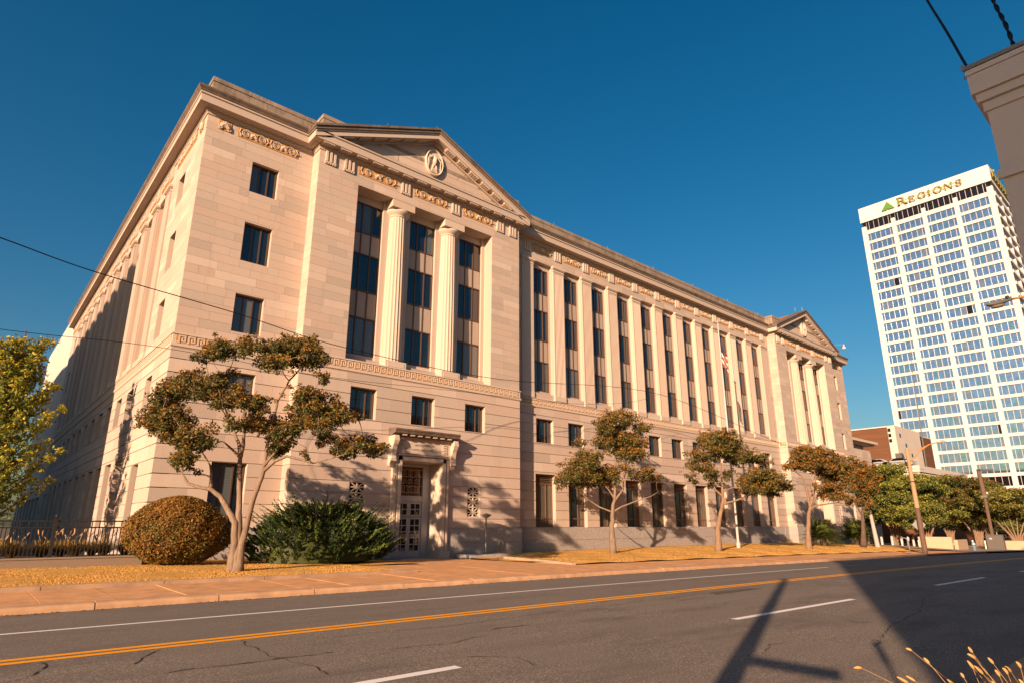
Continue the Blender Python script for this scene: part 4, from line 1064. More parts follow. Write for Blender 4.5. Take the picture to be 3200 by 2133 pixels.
# ---------------------------------------------------------------- parking deck with cars on its roof
pd = empty('parking_deck', (112, 34, -1.2), 'open parking deck with pale parapet and orange panels behind the trees', 'parking garage')
DX = 108.0
MB().box(DX, DX + 26, 30.0, 38.5, 9.35, 10.3).box(DX + .3, DX + 26, 30.2, 38.3, 9.0, 9.35).build('roof_deck', 'annex_concrete', pd)
for k in range(6): block('orange_panel', 'orange_metal', pd, DX + .4, DX + .6, 30.3 + k * 1.36, 31.6 + k * 1.36, 5.2, 9.0)
MB().box(DX + .7, DX + 25, 30.4, 38, -1.3, 9.0).build('wall', 'brown_brick', pd)
rl = MB(); rl.box(DX + .1, DX + .15, 30, 38.5, 11.15, 11.22)
for k in range(9): rl.box(DX + .1, DX + .15, 30 + k * 1.05, 30.06 + k * 1.05, 10.3, 11.2)
rl.build('railing', 'aluminium', pd)
def car(loc, label, rz=0):
    o = empty('parked_car', loc, label, 'car', 'cars parked on the deck roof')
    b = MB(); b.prism([(-2.1, .28), (2.1, .28), (2.15, .62), (1.9, .86), (.95, .92), (.45, 1.38), (-1.0, 1.40), (-1.75, .96), (-2.12, .85)], -.85, .85, 'y'); bo = link(bpy.data.objects.new('body', b.mesh('body', 'car_paint')), None); bo.parent = o
    g = MB(); g.prism([(.82, .95), (.42, 1.31), (-.95, 1.33), (-1.55, .98)], -.87, .87, 'y'); go = link(bpy.data.objects.new('side_windows', g.mesh('side_windows', 'tower_dark')), None); go.parent = o
    for x in (-1.3, 1.3):
        for y in (-.8, .8):
            w = MB(); w.tube([(x, y - .1, .32), (x, y + .1, .32)], .32, 12); wo = link(bpy.data.objects.new('wheel', w.mesh('wheel', 'dark_rubber')), None); wo.parent = o
    o.rotation_euler = (0, 0, rz)
car((DX + 1.6, 36.4, 10.32), 'silver car parked nearest the stone annex on the deck roof', R(90)); car((DX + 1.6, 33.2, 10.32), 'silver car on the deck roof beside the white tower', R(90))
# ---------------------------------------------------------------- pale annex behind the courthouse, far left
ax_ = empty('rear_annex', (5.6, 92, 0), 'pale smooth-walled annex rising behind the courthouse at far left', 'building')
plan = [(5.9, 74.2), (5.6, 79), (5.5, 100), (5.7, 104), (6.3, 106.4), (7.6, 107.6), (30, 107.8), (30, 74.2)]
MB().prism(plan, 4.2, 23.0, 'z').build('wall', 'annex_concrete', ax_)
MB().prism([(x + (.25 if x < 20 else 0), y) for x, y in plan], 23.0, 23.25, 'z').build('coping', 'annex_concrete', ax_)
MB().box(7.6, 30, 75, 107, -.5, 4.2).build('lobby', 'tower_dark', ax_)
for k in range(8): block('pillar', 'annex_concrete', ax_, 5.6, 6.3, 75 + k * 4.4, 75.7 + k * 4.4, -.5, 4.2)
for k in range(14): block('lobby_mullion', 'white_paint', ax_, 7.3, 7.5, 76 + k * 2.2, 76.12 + k * 2.2, -.5, 4.2)
# ---------------------------------------------------------------- stucco shopfront corner close by on the right
sb = empty('stucco_building', (5, -2, 0), 'grey stucco corner building with stepped cornice close at right', 'building')
cx, cy = 3.84, .45
MB().box(cx, cx + 14, cy - 12, cy, -.3, 3.95).build('wall', 'stucco', sb)
for (o, z0, z1) in ((.011, 3.772, 3.828), (.029, 3.830, 3.880), (.045, 3.882, 4.0)):
    MB().box(cx - o, cx + 14, cy - 12, cy + o, z0, z1).build('cornice_step', 'stucco', sb)
MB().box(cx - .048, cx + 14, cy - 12, cy + .048, 4.004, 4.036).build('cornice_fillet', 'stucco', sb)
cp = MB(); cp.box(cx - .052, cx + 14, cy - 12, cy + .052, 4.04, 4.066); cp.box(cx - .05, cx - .046, cy + .05, cy + .062, 4.04, 4.085); cp.box(cx - .048, cx - .044, cy + .048, cy + .06, 3.99, 4.01); cp.build('metal_coping', 'grey_metal', sb)
MB().box(cx - .018, cx + .0, cy - 12, cy + .018, 3.36, 3.41).build('string_band', 'stucco', sb)
MB().box(cx - .03, cx + .0, cy - 3.0, cy - .28, 3.15, 3.19).box(cx - .03, cx, cy - .32, cy - .28, .4, 3.15).build('panel_moulding', 'stucco', sb)
# ---------------------------------------------------------------- blocks out of frame that throw the long shadows on street and west wall
def city_block(name, x0, x1, y0, y1, h, label, mat):
    o = empty(name, ((x0 + x1) / 2, (y0 + y1) / 2, 0), label, 'building')
    MB().box(x0, x1, y0, y1, -1, h).build('wall', mat, o)
    MB().box(x0 - .2, x1 + .2, y0 - .2, y1 + .2, h, h + .4).build('coping', 'annex_concrete', o)
    for z in np.arange(2.0, h - 2.5, 3.6):
        m = MB()
        for x in np.arange(x0 + 1.5, x1 - 2.5, 3.4): m.box(x, x + 1.8, y0 - .06, y0, z, z + 1.9); m.box(x, x + 1.8, y1, y1 + .06, z, z + 1.9)
        for y in np.arange(y0 + 1.5, y1 - 2.5, 3.4): m.box(x1, x1 + .06, y, y + 1.8, z, z + 1.9); m.box(x0 - .06, x0, y, y + 1.8, z, z + 1.9)
        m.build('window_row', 'window_glass', o)
city_block('office_block', -11.5, 66, -34, -6.10, 13.6, 'plain office block behind the stucco corner building', 'park_wall')
city_block('apartment_block', -50, -22, 29.1, 92, 25.2, 'tall plain block across the side street at left', 'annex_concrete')
# ---------------------------------------------------------------- vegetation: (base, leaf clumps (right, up, half-width, half-height), limbs)
T1=((6.82, 21.23, 0.18),
[(-1.49,7.28,0.44,0.41),(-0.88,7.4,0.48,0.37),(-0.2,7.36,0.4,0.33),(0.63,7.44,0.44,0.37),(1.22,7.48,0.4,0.33),(1.87,7.36,0.4,0.37),(2.07,6.87,0.36,0.33),(1.48,6.87,0.43,0.29),(0.86,6.75,0.47,0.33),(0.3,6.87,0.32,0.25),(-1.78,7.07,0.36,0.25),(2.28,6.22,0.23,0.24),(-2.63,6.14,0.47,0.36),(-2.08,5.82,0.47,0.32),(-2.89,5.74,0.47,0.32),(-1.55,5.9,0.47,0.32),(-1.02,6.34,0.35,0.24),(-1.86,6.5,0.24,0.12),(-1.19,5.58,0.39,0.32),(-3.36,5.03,0.35,0.27),(-2.89,5.27,0.46,0.31),(-3.37,4.61,0.34,0.19),(-2.81,4.49,0.42,0.31),(-2.24,4.76,0.42,0.31),(-2.38,4.19,0.34,0.15),(-1.84,4.11,0.42,0.27),(-1.48,4.26,0.38,0.35),(-1.52,3.96,0.3,0.19),(-0.49,5.82,0.31,0.28),(-0.32,5.42,0.35,0.32),(0.02,5.5,0.27,0.2),(0.45,5.42,0.35,0.24),(-0.39,4.68,0.35,0.27),(0.01,4.57,0.27,0.15),(0.4,4.49,0.38,0.27),(0.84,4.72,0.27,0.31),(-0.89,5.31,0.23,0.24),(0.23,5.03,0.31,0.2),(1.67,5.66,0.43,0.28),(2.15,5.46,0.47,0.32),(2.67,5.27,0.46,0.35),(1.64,5.11,0.39,0.27),(3.02,4.8,0.42,0.31),(2.25,4.8,0.46,0.31),(1.61,4.61,0.46,0.31),(1.15,4.26,0.46,0.35),(3.19,5.03,0.31,0.23),(3.67,4.88,0.15,0.16),(0.93,3.81,0.23,0.34),(1.19,3.88,0.23,0.23),(2.49,4.26,0.34,0.23),(3.01,3.92,0.42,0.27),(3.49,4.07,0.34,0.23),(3.95,4.03,0.38,0.23),(4.16,3.69,0.34,0.23),(4.53,3.92,0.23,0.11),(3.29,3.66,0.3,0.19),(1.97,3.62,0.15,0.15),(-2.25,3.54,0.34,0.23),(-1.97,3.39,0.26,0.26),(-1.77,3.62,0.23,0.15),(-1.51,3.1,0.11,0.11)],
[(0.14,[(-0.01,0.06),(-0.02,0.68),(-0.08,1.49),(-0.41,1.94),(-0.69,2.32),(-0.99,2.54),(-1.29,2.58),(-1.78,2.72),(-1.98,2.98),(-2.18,3.21)]),(0.06,[(-0.99,2.54),(-1.05,3.04),(-1.12,3.31),(-1.41,3.68),(-1.46,3.84)]),(0.135,[(0.15,0.06),(0.09,0.83),(0.01,1.78),(-0.08,2.58),(-0.18,3.58),(-0.26,3.98),(-0.48,4.42),(-0.72,4.94),(-1.03,5.46)]),(0.09,[(-0.15,3.51),(-0.1,3.91),(-0.13,4.32),(-0.04,5.29),(0.14,5.82)]),(0.06,[(-0.18,3.58),(-0.44,3.81),(-0.78,4.08),(-1.13,4.15)]),(0.125,[(0.2,0.13),(0.2,0.74),(0.29,1.3),(0.4,2.1),(0.56,2.75),(0.65,3.14),(0.68,3.74),(0.71,4.42),(0.88,5.46),(1.19,6.17),(1.69,6.79)]),(0.07,[(0.66,3.14),(0.98,3.44),(1.37,3.61),(1.92,3.48),(2.27,3.38),(3.0,3.58),(3.99,3.91)]),(0.06,[(0.67,3.24),(0.9,3.58),(1.26,4.08),(1.82,4.59)])])
T2=((29.13, 24.43, -0.0),
[(0.42,8.06,0.66,0.45),(1.07,7.84,0.66,0.45),(2.03,7.28,0.55,0.33),(-0.27,7.5,0.55,0.44),(0.27,7.06,0.66,0.44),(-0.31,6.4,0.55,0.55),(0.46,6.4,0.66,0.44),(1.23,6.51,0.66,0.44),(1.97,6.08,0.55,0.44),(1.51,5.65,0.54,0.43),(0.75,5.75,0.54,0.43),(-1.73,6.35,0.44,0.27),(-1.76,5.32,0.65,0.43),(-1.0,5.22,0.65,0.43),(-2.32,4.68,0.76,0.53),(-1.35,4.47,0.75,0.53),(-0.38,4.68,0.65,0.43),(-2.87,4.05,0.43,0.42),(-1.8,3.94,0.64,0.32),(-0.72,4.05,0.54,0.32),(0.15,4.47,0.43,0.53),(2.21,4.68,0.54,0.27),(2.51,4.26,0.54,0.32),(1.66,4.36,0.32,0.21),(2.95,4.36,0.22,0.16),(1.03,4.79,0.43,0.43),(-0.88,5.65,0.43,0.32)],
[(0.17,[(0.02,0.01),(0.03,1.56),(0.13,2.59),(0.26,3.1),(0.36,4.15),(0.43,5.75),(0.39,7.39)]),(0.07,[(0.17,2.38),(0.72,2.69),(1.58,3.0),(2.45,3.26),(2.9,3.52)]),(0.06,[(0.07,2.43),(-0.67,2.69),(-1.19,3.0),(-1.71,3.42)]),(0.08,[(0.25,3.0),(0.76,3.63),(0.9,4.36),(1.28,5.43)]),(0.07,[(0.25,3.05),(-0.1,3.63),(-0.71,4.26)])])
T3=((37.42, 22.52, -0.04),
[(-0.02,7.54,0.61,0.31),(0.59,7.44,0.71,0.41),(1.3,7.44,0.61,0.41),(-0.26,7.03,0.51,0.41),(0.43,6.83,0.81,0.41),(1.34,6.83,0.71,0.51),(1.92,6.52,0.61,0.51),(0.18,6.32,0.61,0.5),(0.98,6.22,0.61,0.5),(1.86,5.92,0.61,0.5),(2.58,6.02,0.61,0.4),(3.28,5.92,0.61,0.3),(3.64,5.52,0.4,0.3),(-0.94,6.22,0.61,0.3),(-0.6,5.42,0.6,0.25),(-1.22,5.22,0.6,0.25),(-1.38,4.43,0.3,0.25),(-0.22,5.12,0.5,0.25),(0.14,4.73,0.5,0.39),(0.1,4.24,0.4,0.29),(1.06,4.83,0.4,0.4),(2.34,4.63,0.5,0.49),(3.06,4.83,0.6,0.49),(3.75,4.73,0.6,0.49),(4.33,4.53,0.6,0.39),(2.88,4.04,0.7,0.49),(3.65,3.85,0.6,0.49),(4.03,3.65,0.5,0.29),(4.68,4.14,0.4,0.29),(5.07,4.04,0.4,0.2),(1.99,4.14,0.4,0.29),(2.15,3.75,0.4,0.29)],
[(0.19,[(-0.02,0.05),(0.1,1.45),(0.34,2.4),(0.6,3.17),(0.61,4.34),(0.65,5.32),(0.59,6.32)]),(0.09,[(0.59,2.98),(1.4,3.17),(2.22,3.46),(2.85,3.75),(3.66,3.94)]),(0.08,[(0.49,3.56),(0.08,3.94),(-0.12,4.53),(-0.54,4.93)]),(0.08,[(0.66,3.85),(1.18,4.04),(2.0,4.24)])])
T4=((48.22, 21.5, -0.16),
[(-0.19,7.15,0.38,0.32),(0.34,7.28,0.57,0.32),(0.92,7.4,0.57,0.32),(1.48,7.28,0.57,0.32),(2.04,7.21,0.38,0.25),(2.61,7.15,0.32,0.25),(-0.19,6.65,0.51,0.31),(0.51,6.65,0.57,0.38),(1.22,6.71,0.57,0.38),(1.83,6.58,0.57,0.38),(2.47,6.65,0.57,0.31),(3.1,6.58,0.51,0.31),(-0.95,6.08,0.38,0.25),(-0.39,6.02,0.57,0.25),(0.31,6.08,0.51,0.31),(1.24,5.96,0.5,0.37),(2.0,5.96,0.57,0.37),(2.76,5.96,0.63,0.37),(3.52,6.02,0.57,0.37),(4.15,5.96,0.5,0.37),(2.04,5.34,0.57,0.37),(2.78,5.21,0.57,0.37),(3.55,5.34,0.57,0.37),(1.94,4.6,0.56,0.31),(2.67,4.48,0.56,0.37),(3.43,4.48,0.56,0.37),(1.82,3.74,0.5,0.3),(2.4,3.87,0.5,0.3),(3.06,3.68,0.56,0.24),(3.76,3.38,0.37,0.24),(1.17,4.48,0.31,0.37)],
[(0.2,[(0.0,0.0),(0.08,1.11),(0.34,2.6),(0.49,3.08),(0.42,3.99),(0.34,4.84),(0.1,5.4),(-0.25,5.65)]),(0.1,[(0.49,3.08),(0.78,4.11),(0.64,4.72),(0.93,5.52)]),(0.1,[(0.54,3.2),(1.05,4.48),(1.22,5.34),(1.13,6.08)]),(0.1,[(0.5,2.9),(1.06,3.14),(1.76,3.26),(2.64,3.38),(3.55,3.2)]),(0.09,[(0.56,3.14),(1.31,4.11),(1.96,4.72),(2.57,5.09)])])
T5=((58.5, 21.8, -0.25),
[(0.43,7.53,0.36,0.29),(1.08,7.03,0.51,0.36),(1.75,6.67,0.51,0.36),(1.95,6.1,0.58,0.43),(0.59,5.68,0.65,0.5),(1.26,6.31,0.58,0.43),(1.1,5.25,0.72,0.56),(1.72,5.54,0.58,0.57),(2.47,5.75,0.43,0.35),(0.97,4.41,0.57,0.42),(1.73,4.69,0.64,0.56),(0.86,3.65,0.57,0.35),(1.47,3.44,0.43,0.28),(0.53,3.86,0.43,0.35),(0.38,6.17,0.51,0.43),(0.33,4.9,0.5,0.42)],
[(0.2,[(0.4,0.18),(0.61,1.79),(0.73,2.82),(0.96,3.86),(0.96,5.25),(0.98,6.31)]),(0.1,[(0.73,2.82),(1.32,3.86),(1.75,5.25)]),(0.09,[(0.71,2.68),(0.34,3.51),(0.21,4.55)])])
def leaf_quads(C, rad, size, n, flat=0.0, squash=None):
    """n leaf rhombi spread through the ellipsoid C, rad"""
    d = RNG.normal(size=(n, 3)); d /= np.linalg.norm(d, axis=1)[:, None]; r = RNG.random(n) ** .42
    P = np.asarray(C) + d * r[:, None] * np.asarray(rad)
    nrm = d * .6 + RNG.normal(size=(n, 3)) * .8 + np.array([0, 0, .5]); nrm /= np.linalg.norm(nrm, axis=1)[:, None]
    a = np.cross(nrm, RNG.normal(size=(n, 3))); a /= np.linalg.norm(a, axis=1)[:, None] + 1e-9; b = np.cross(nrm, a)
    s = size * RNG.uniform(.6, 1.35, n)[:, None]
    V = np.stack([P - a * s * .6, P + b * s * .33, P + a * s * .6 + nrm * s * .12, P - b * s * .33], 1)
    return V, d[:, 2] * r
def grow(name, spec, label, group, leaf_mats, weights, lsize, barkmat, depth=.75, k=19, cat='tree', fill=.55):
    base, clumps, limbs = spec; base = Vector(base)
    t = empty(name, base, label, cat, group)
    rc = max(abs(c[0]) + c[2] for c in clumps)
    def W(dr, z, dd):
        p = base + RV * dr + Vector((0, 0, z)); h = Vector((p.x, p.y, 0)); return p + (p - Vector((0, 0, 1.6))) * (dd / h.length)
    nodes = []; bm_ = MB()
    for li, (r0, pl) in enumerate(limbs):
        drift = random.uniform(-.5, .5) if li else 0
        n = len(pl); pts = []; rad = []
        start = None
        for i, (dr, z) in enumerate(pl):
            dd = drift * depth * rc * .5 * i / n + random.uniform(-.02, .02)
            pts.append(W(dr, z - (.12 if i == 0 and li < 6 and z < .2 else 0), dd)); rad.append(r0 * (1 - .84 * (i / max(1, n - 1)) ** .8) * (1.35 if i == 0 and z < .2 else 1))
        if li and pl[0][1] > .4:   # limb springs from the nearest wood already grown
            q = min(nodes, key=lambda nd: (nd[0] - pts[0]).length); off = q[0] - pts[0]; pts = [p + off * (1 - i / n) for i, p in enumerate(pts)]
        fine = []
        fr = []
        for i in range(n - 1):
            for s in range(4): f_ = s / 4; fine.append(pts[i].lerp(pts[i + 1], f_) + Vector((random.uniform(-1, 1), random.uniform(-1, 1), 0)) * r0 * .12); fr.append(rad[i] + (rad[i + 1] - rad[i]) * f_)
        fine.append(pts[-1]); fr.append(rad[-1])
        bm_.tube(fine, fr, 9)
        for p, r in zip(fine, fr):
            if p.z - base.z > 1.2: nodes.append((p, r))
    cl = []; extra = []
    for a_ in range(len(clumps)):        # fill the gaps between neighbouring clumps
        for b_ in range(a_):
            A, B = clumps[a_], clumps[b_]; d_ = math.hypot(A[0] - B[0], A[1] - B[1])
            if d_ < 1.9 * (A[2] + B[2]) / 2 and random.random() < fill: extra.append(((A[0] + B[0]) / 2 + random.uniform(-.1, .1) * A[2], (A[1] + B[1]) / 2, (A[2] + B[2]) * .42, (A[3] + B[3]) * .42))
    for (dr, z, rx, rz) in list(clumps) + extra:
        m = math.sqrt(max(.05, rc * rc - dr * dr)) * depth; cl.append((W(dr, z, random.uniform(-m, m) * .8), rx * 1.12, rz * 1.12))
    cl.sort(key=lambda c: min((c[0] - q[0]).length for q in nodes))
    LV, LM = [], []
    for c, rx, rz in cl:
        q = min(nodes, key=lambda nd: (nd[0] - c).length + max(0, nd[0].z - c.z + .2) * 1.6); p0, r0 = q
        L = (c - p0).length; r_s = min(r0 * .55, .012 + .011 * L); pts = []; rad = []; n = max(4, int(L / .3))
        wob = Vector((random.uniform(-1, 1), random.uniform(-1, 1), random.uniform(-.6, .2))) * L * .13
        for i in range(n + 1):
            f_ = i / n; pts.append(p0.lerp(c, f_) + wob * math.sin(f_ * math.pi) + Vector((random.uniform(-1, 1), random.uniform(-1, 1), random.uniform(-1, 1))) * .03 * (0 < i < n)); rad.append(r_s * (1 - f_) + .011 * f_ + .002)
        bm_.tube(pts, rad, 5)
        nodes += list(zip(pts[1:], rad[1:]))
        for _ in range(6):
            e = c + Vector((random.uniform(-1, 1) * rx, random.uniform(-1, 1) * rx, random.uniform(-.5, 1) * rz)) * .85; mid = c.lerp(e, .5) + Vector((0, 0, -.05 * rx)); bm_.tube([pts[-2], mid, e], [.011, .008, .004], 4, cap=False)
        for _ in range(3):          # stray sprigs at the outline
            o = Vector((random.gauss(0, 1), random.gauss(0, 1), random.gauss(.25, .8))).normalized(); e = c + Vector((o.x * rx, o.y * rx, o.z * rz)) * random.uniform(1.0, 1.3); bm_.tube([c, e], [.006, .003], 4, cap=False)
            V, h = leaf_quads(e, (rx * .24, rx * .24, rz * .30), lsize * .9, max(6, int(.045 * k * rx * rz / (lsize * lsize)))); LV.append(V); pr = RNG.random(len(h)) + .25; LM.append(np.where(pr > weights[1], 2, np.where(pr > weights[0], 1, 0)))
        # several small tufts rather than one ball
        nt = 7
        for _ in range(nt):
            o = Vector((random.uniform(-1, 1) * rx, random.uniform(-1, 1) * rx, random.uniform(-.75, .85) * rz)) * .78
            nn = int(k * rx * rz / (lsize * lsize) / nt)
            V, h = leaf_quads(c + o, (rx * .56, rx * .56, rz * .56), lsize, max(8, nn)); LV.append(V)
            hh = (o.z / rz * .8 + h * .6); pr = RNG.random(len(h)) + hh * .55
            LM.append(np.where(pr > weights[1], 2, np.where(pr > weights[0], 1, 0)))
    bm_.build('trunk', barkmat, t, smooth=True)
    quads('crown', np.concatenate(LV), np.concatenate(LM), leaf_mats, t, tuple(base)); return t
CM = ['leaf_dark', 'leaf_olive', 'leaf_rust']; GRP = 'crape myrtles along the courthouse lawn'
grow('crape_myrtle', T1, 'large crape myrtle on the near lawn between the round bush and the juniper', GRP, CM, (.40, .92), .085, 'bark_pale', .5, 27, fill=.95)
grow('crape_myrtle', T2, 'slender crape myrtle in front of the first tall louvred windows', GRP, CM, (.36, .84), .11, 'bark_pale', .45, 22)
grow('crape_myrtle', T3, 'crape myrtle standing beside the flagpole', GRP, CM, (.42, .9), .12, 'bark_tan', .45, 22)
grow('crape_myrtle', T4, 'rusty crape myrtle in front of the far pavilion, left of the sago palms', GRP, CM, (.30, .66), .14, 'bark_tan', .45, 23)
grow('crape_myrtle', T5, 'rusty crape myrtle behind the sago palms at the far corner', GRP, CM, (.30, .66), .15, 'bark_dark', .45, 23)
# park trees beyond the side street: vase-shaped, many-stemmed
def park_tree(dep, px, h, rw, mats, weights, label, stems=5, under=.30, barkmat='bark_tan', lean=0, ls=.2):
    a = math.atan((px - 1606.6) / 1987.4); u = R(AZ) - a; dist = dep / math.cos(a)
    x, y = dist * math.cos(u), dist * math.sin(u); base = (x, y, gz(x, y) - .05)
    cl = []
    n = 34
    for i in range(n):
        t = random.random(); ang = random.uniform(-1, 1); zz = under * h + (1 - under) * h * (.05 + .9 * t); w = rw * math.sqrt(max(.08, 1 - ((zz / h - .62) / .42) ** 2)); cl.append((lean * zz / h + ang * w * .85, zz, rw * .30, h * .085))
    lb = []
    for s in range(stems):
        e = (s - (stems - 1) / 2) / stems * rw * 1.3; lb.append((.16 if s else .22, [(e * .08, 0), (e * .25, h * .2), (e * .65, h * .4), (e, h * .62)]))
    return grow('park_tree', (base, cl, lb), label, 'park trees beyond the side street', mats, weights, ls, barkmat, .8, 30, fill=0)
GM = ['leaf_dark', 'leaf_green', 'leaf_light']; OM = ['leaf_dark', 'leaf_green', 'leaf_orange']; BM_ = ['leaf_dark', 'leaf_olive', 'leaf_light']
park_tree(84, 2700, 8.2, 3.6, OM, (.4, .85), 'park tree with dark green and russet crown, nearest the far corner of the courthouse', 4)
park_tree(78, 2795, 9.8, 4.4, GM, (.30, .66), 'tallest bright green park tree behind the tan utility pole')
park_tree(74, 2890, 7.6, 4.4, GM, (.24, .55), 'rounded yellow-green park tree behind the low arched wall')
park_tree(88, 2965, 7.6, 3.4, OM, (.30, .62), 'orange-tinged park tree between the rounded tree and the bare stems', 5)
park_tree(84, 3050, 8.6, 4.8, OM, (.36, .70), 'park tree with orange patches above a fan of pale bare stems', 7, .5)
park_tree(80, 3170, 7.0, 5.4, BM_, (.25, .72), 'broad low olive-brown park tree at the right edge', 6, .45)
park_tree(104, 2850, 9.5, 5, GM, (.5, .9), 'dark green park tree in the second row behind the arched wall', 5, .2, 'bark_dark', ls=.26)
park_tree(108, 2960, 8.5, 5.5, GM, (.55, .92), 'dark park tree in the second row behind the fire hydrant', 5, .15, 'bark_dark', ls=.26)
park_tree(110, 3090, 8.5, 6, GM, (.55, .92), 'dark park tree in the second row behind the steel bollards', 5, .15, 'bark_dark', ls=.26)
park_tree(112, 3210, 8.5, 6, GM, (.55, .92), 'dark park tree in the second row behind the grey cabinet', 5, .15, 'bark_dark', ls=.26)
park_tree(106, 2740, 9.0, 5, GM, (.55, .92), 'dark park tree in the second row behind the curb posts', 5, .15, 'bark_dark', ls=.26)
# far-off shrubs and hedges of the park: one mass
V, h = [], []
for q in range(60):
    px = random.uniform(2680, 3330); dep = random.uniform(112, 135); a = math.atan((px - 1606.6) / 1987.4); u = R(AZ) - a; d_ = dep / math.cos(a); x, y = d_ * math.cos(u), d_ * math.sin(u)
    v_, h_ = leaf_quads((x, y, -.4 + random.uniform(0, 2.2)), (2.6, 2.6, 1.4), .34, 260); V.append(v_); h.append(h_)
h = np.concatenate(h); tag(quads('park_hedge', np.concatenate(V), (RNG.random(len(h)) + h * .4 > .85).astype(int), ['leaf_dark', 'leaf_green']), kind='stuff')
# yellowing tree at the left edge: ascending leafy branches
def yellow_tree():
    base = Vector((.75, 33.6, gz(.75, 27) - .05)); t = empty('maple_tree', base, 'yellow-green maple with upswept branches at the left edge', 'tree')
    b = MB(); b.tube([base, base + Vector((.05, 0, 3)), base + Vector((.1, .1, 6.5)), base + Vector((.1, .1, 9.6))], [.2, .16, .09, .03], 9)
    LV, LM = [], []
    for k in range(64):
        z0 = 1.3 + 6.9 * (k / 64) ** .9; ang = k * 2.39996; L = (3.1 - 1.7 * (z0 - 1.3) / 7) * random.uniform(.75, 1.12); el = R(random.uniform(24, 50) + 18 * (k / 64))
        d = Vector((math.cos(ang) * math.cos(el), math.sin(ang) * math.cos(el), math.sin(el))); p0 = base + Vector((.08, .05, z0)); pts = [p0 + d * (L * s / 6) + Vector((0, 0, .05 * L * (s / 6) ** 2 * 1.5)) for s in range(7)]
        b.tube(pts, [.045 * (1 - s / 8) for s in range(7)], 5)
        for s in range(1, 7):
            for _ in range(4):
                c = pts[s] + Vector((random.uniform(-1, 1), random.uniform(-1, 1), random.uniform(-.7, .6))) * (.36 - .035 * s)
                v, h = leaf_quads(c, (.23, .23, .17), .125, 14); LV.append(v); pr = RNG.random(len(h)) + h * .3 + (s - 3) * .08; LM.append(np.where(pr > .80, 2, np.where(pr > .28, 1, 0)))
    b.build('trunk', 'bark_dark', t, smooth=True); quads('crown', np.concatenate(LV), np.concatenate(LM), ['leaf_green', 'leaf_lime', 'leaf_yellow'], t, tuple(base))
yellow_tree()
# clipped round bush
def bush():
    c = Vector((6.0, 24.9, gz(6, 24.9))); t = empty('round_bush', c, 'clipped round bush turning rust-red beside the retaining wall', 'bush')
    rx, ry, H = 1.70, 1.5, 2.26; n = 42000
    th = RNG.uniform(0, 2 * np.pi, n); tt = RNG.random(n) ** .8
    def prof(t): return np.where(t > .36, np.sqrt(np.clip(1 - ((t - .36) / .64) ** 1.7, 0, 1)), .50 + .50 * np.sin(np.clip(t / .36, 0, 1) * np.pi / 2))
    lump = 1 + .035 * np.sin(th * 5 + tt * 7) + .03 * np.sin(th * 11 - tt * 13) + .03 * np.sin(th * 3.3 + 5 * tt) + RNG.normal(0, .03, n) - RNG.random(n) ** 3 * .14 + (RNG.random(n) < .02) * RNG.random(n) * .09
    pr = prof(tt) * lump; P = np.c_[c.x + rx * pr * np.cos(th), c.y + ry * pr * np.sin(th), c.z + .08 + H * tt * (.985 + .03 * RNG.random(n))]
    N = np.c_[np.cos(th) * pr, np.sin(th) * pr, (tt - .38) * 1.5] + RNG.normal(0, .55, (n, 3)); N /= np.linalg.norm(N, axis=1)[:, None]
    a = np.cross(N, RNG.normal(size=(n, 3))); a /= np.linalg.norm(a, axis=1)[:, None]; b_ = np.cross(N, a); s = RNG.uniform(.022, .048, n)[:, None]
    V = np.stack([P - a * s, P + b_ * s * .6, P + a * s, P - b_ * s * .6], 1)
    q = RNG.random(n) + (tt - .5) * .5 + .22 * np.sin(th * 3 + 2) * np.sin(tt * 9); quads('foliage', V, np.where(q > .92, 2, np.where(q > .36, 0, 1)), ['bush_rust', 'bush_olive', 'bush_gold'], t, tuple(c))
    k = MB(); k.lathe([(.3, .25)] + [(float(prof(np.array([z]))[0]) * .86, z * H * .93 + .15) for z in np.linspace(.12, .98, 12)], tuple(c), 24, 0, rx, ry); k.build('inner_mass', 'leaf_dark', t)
    st = MB()
    for _ in range(46): a0 = random.uniform(0, 6.28); r0 = random.uniform(.1, .5); r1 = r0 + random.uniform(.4, .8); st.tube([(c.x + r0 * math.cos(a0), c.y + r0 * math.sin(a0), c.z - .05), (c.x + r1 * rx * .6 * math.cos(a0), c.y + r1 * ry * .6 * math.sin(a0), c.z + .75)], [.02, .012], 4)
    st.build('stems', 'bark_dark', t)
bush()
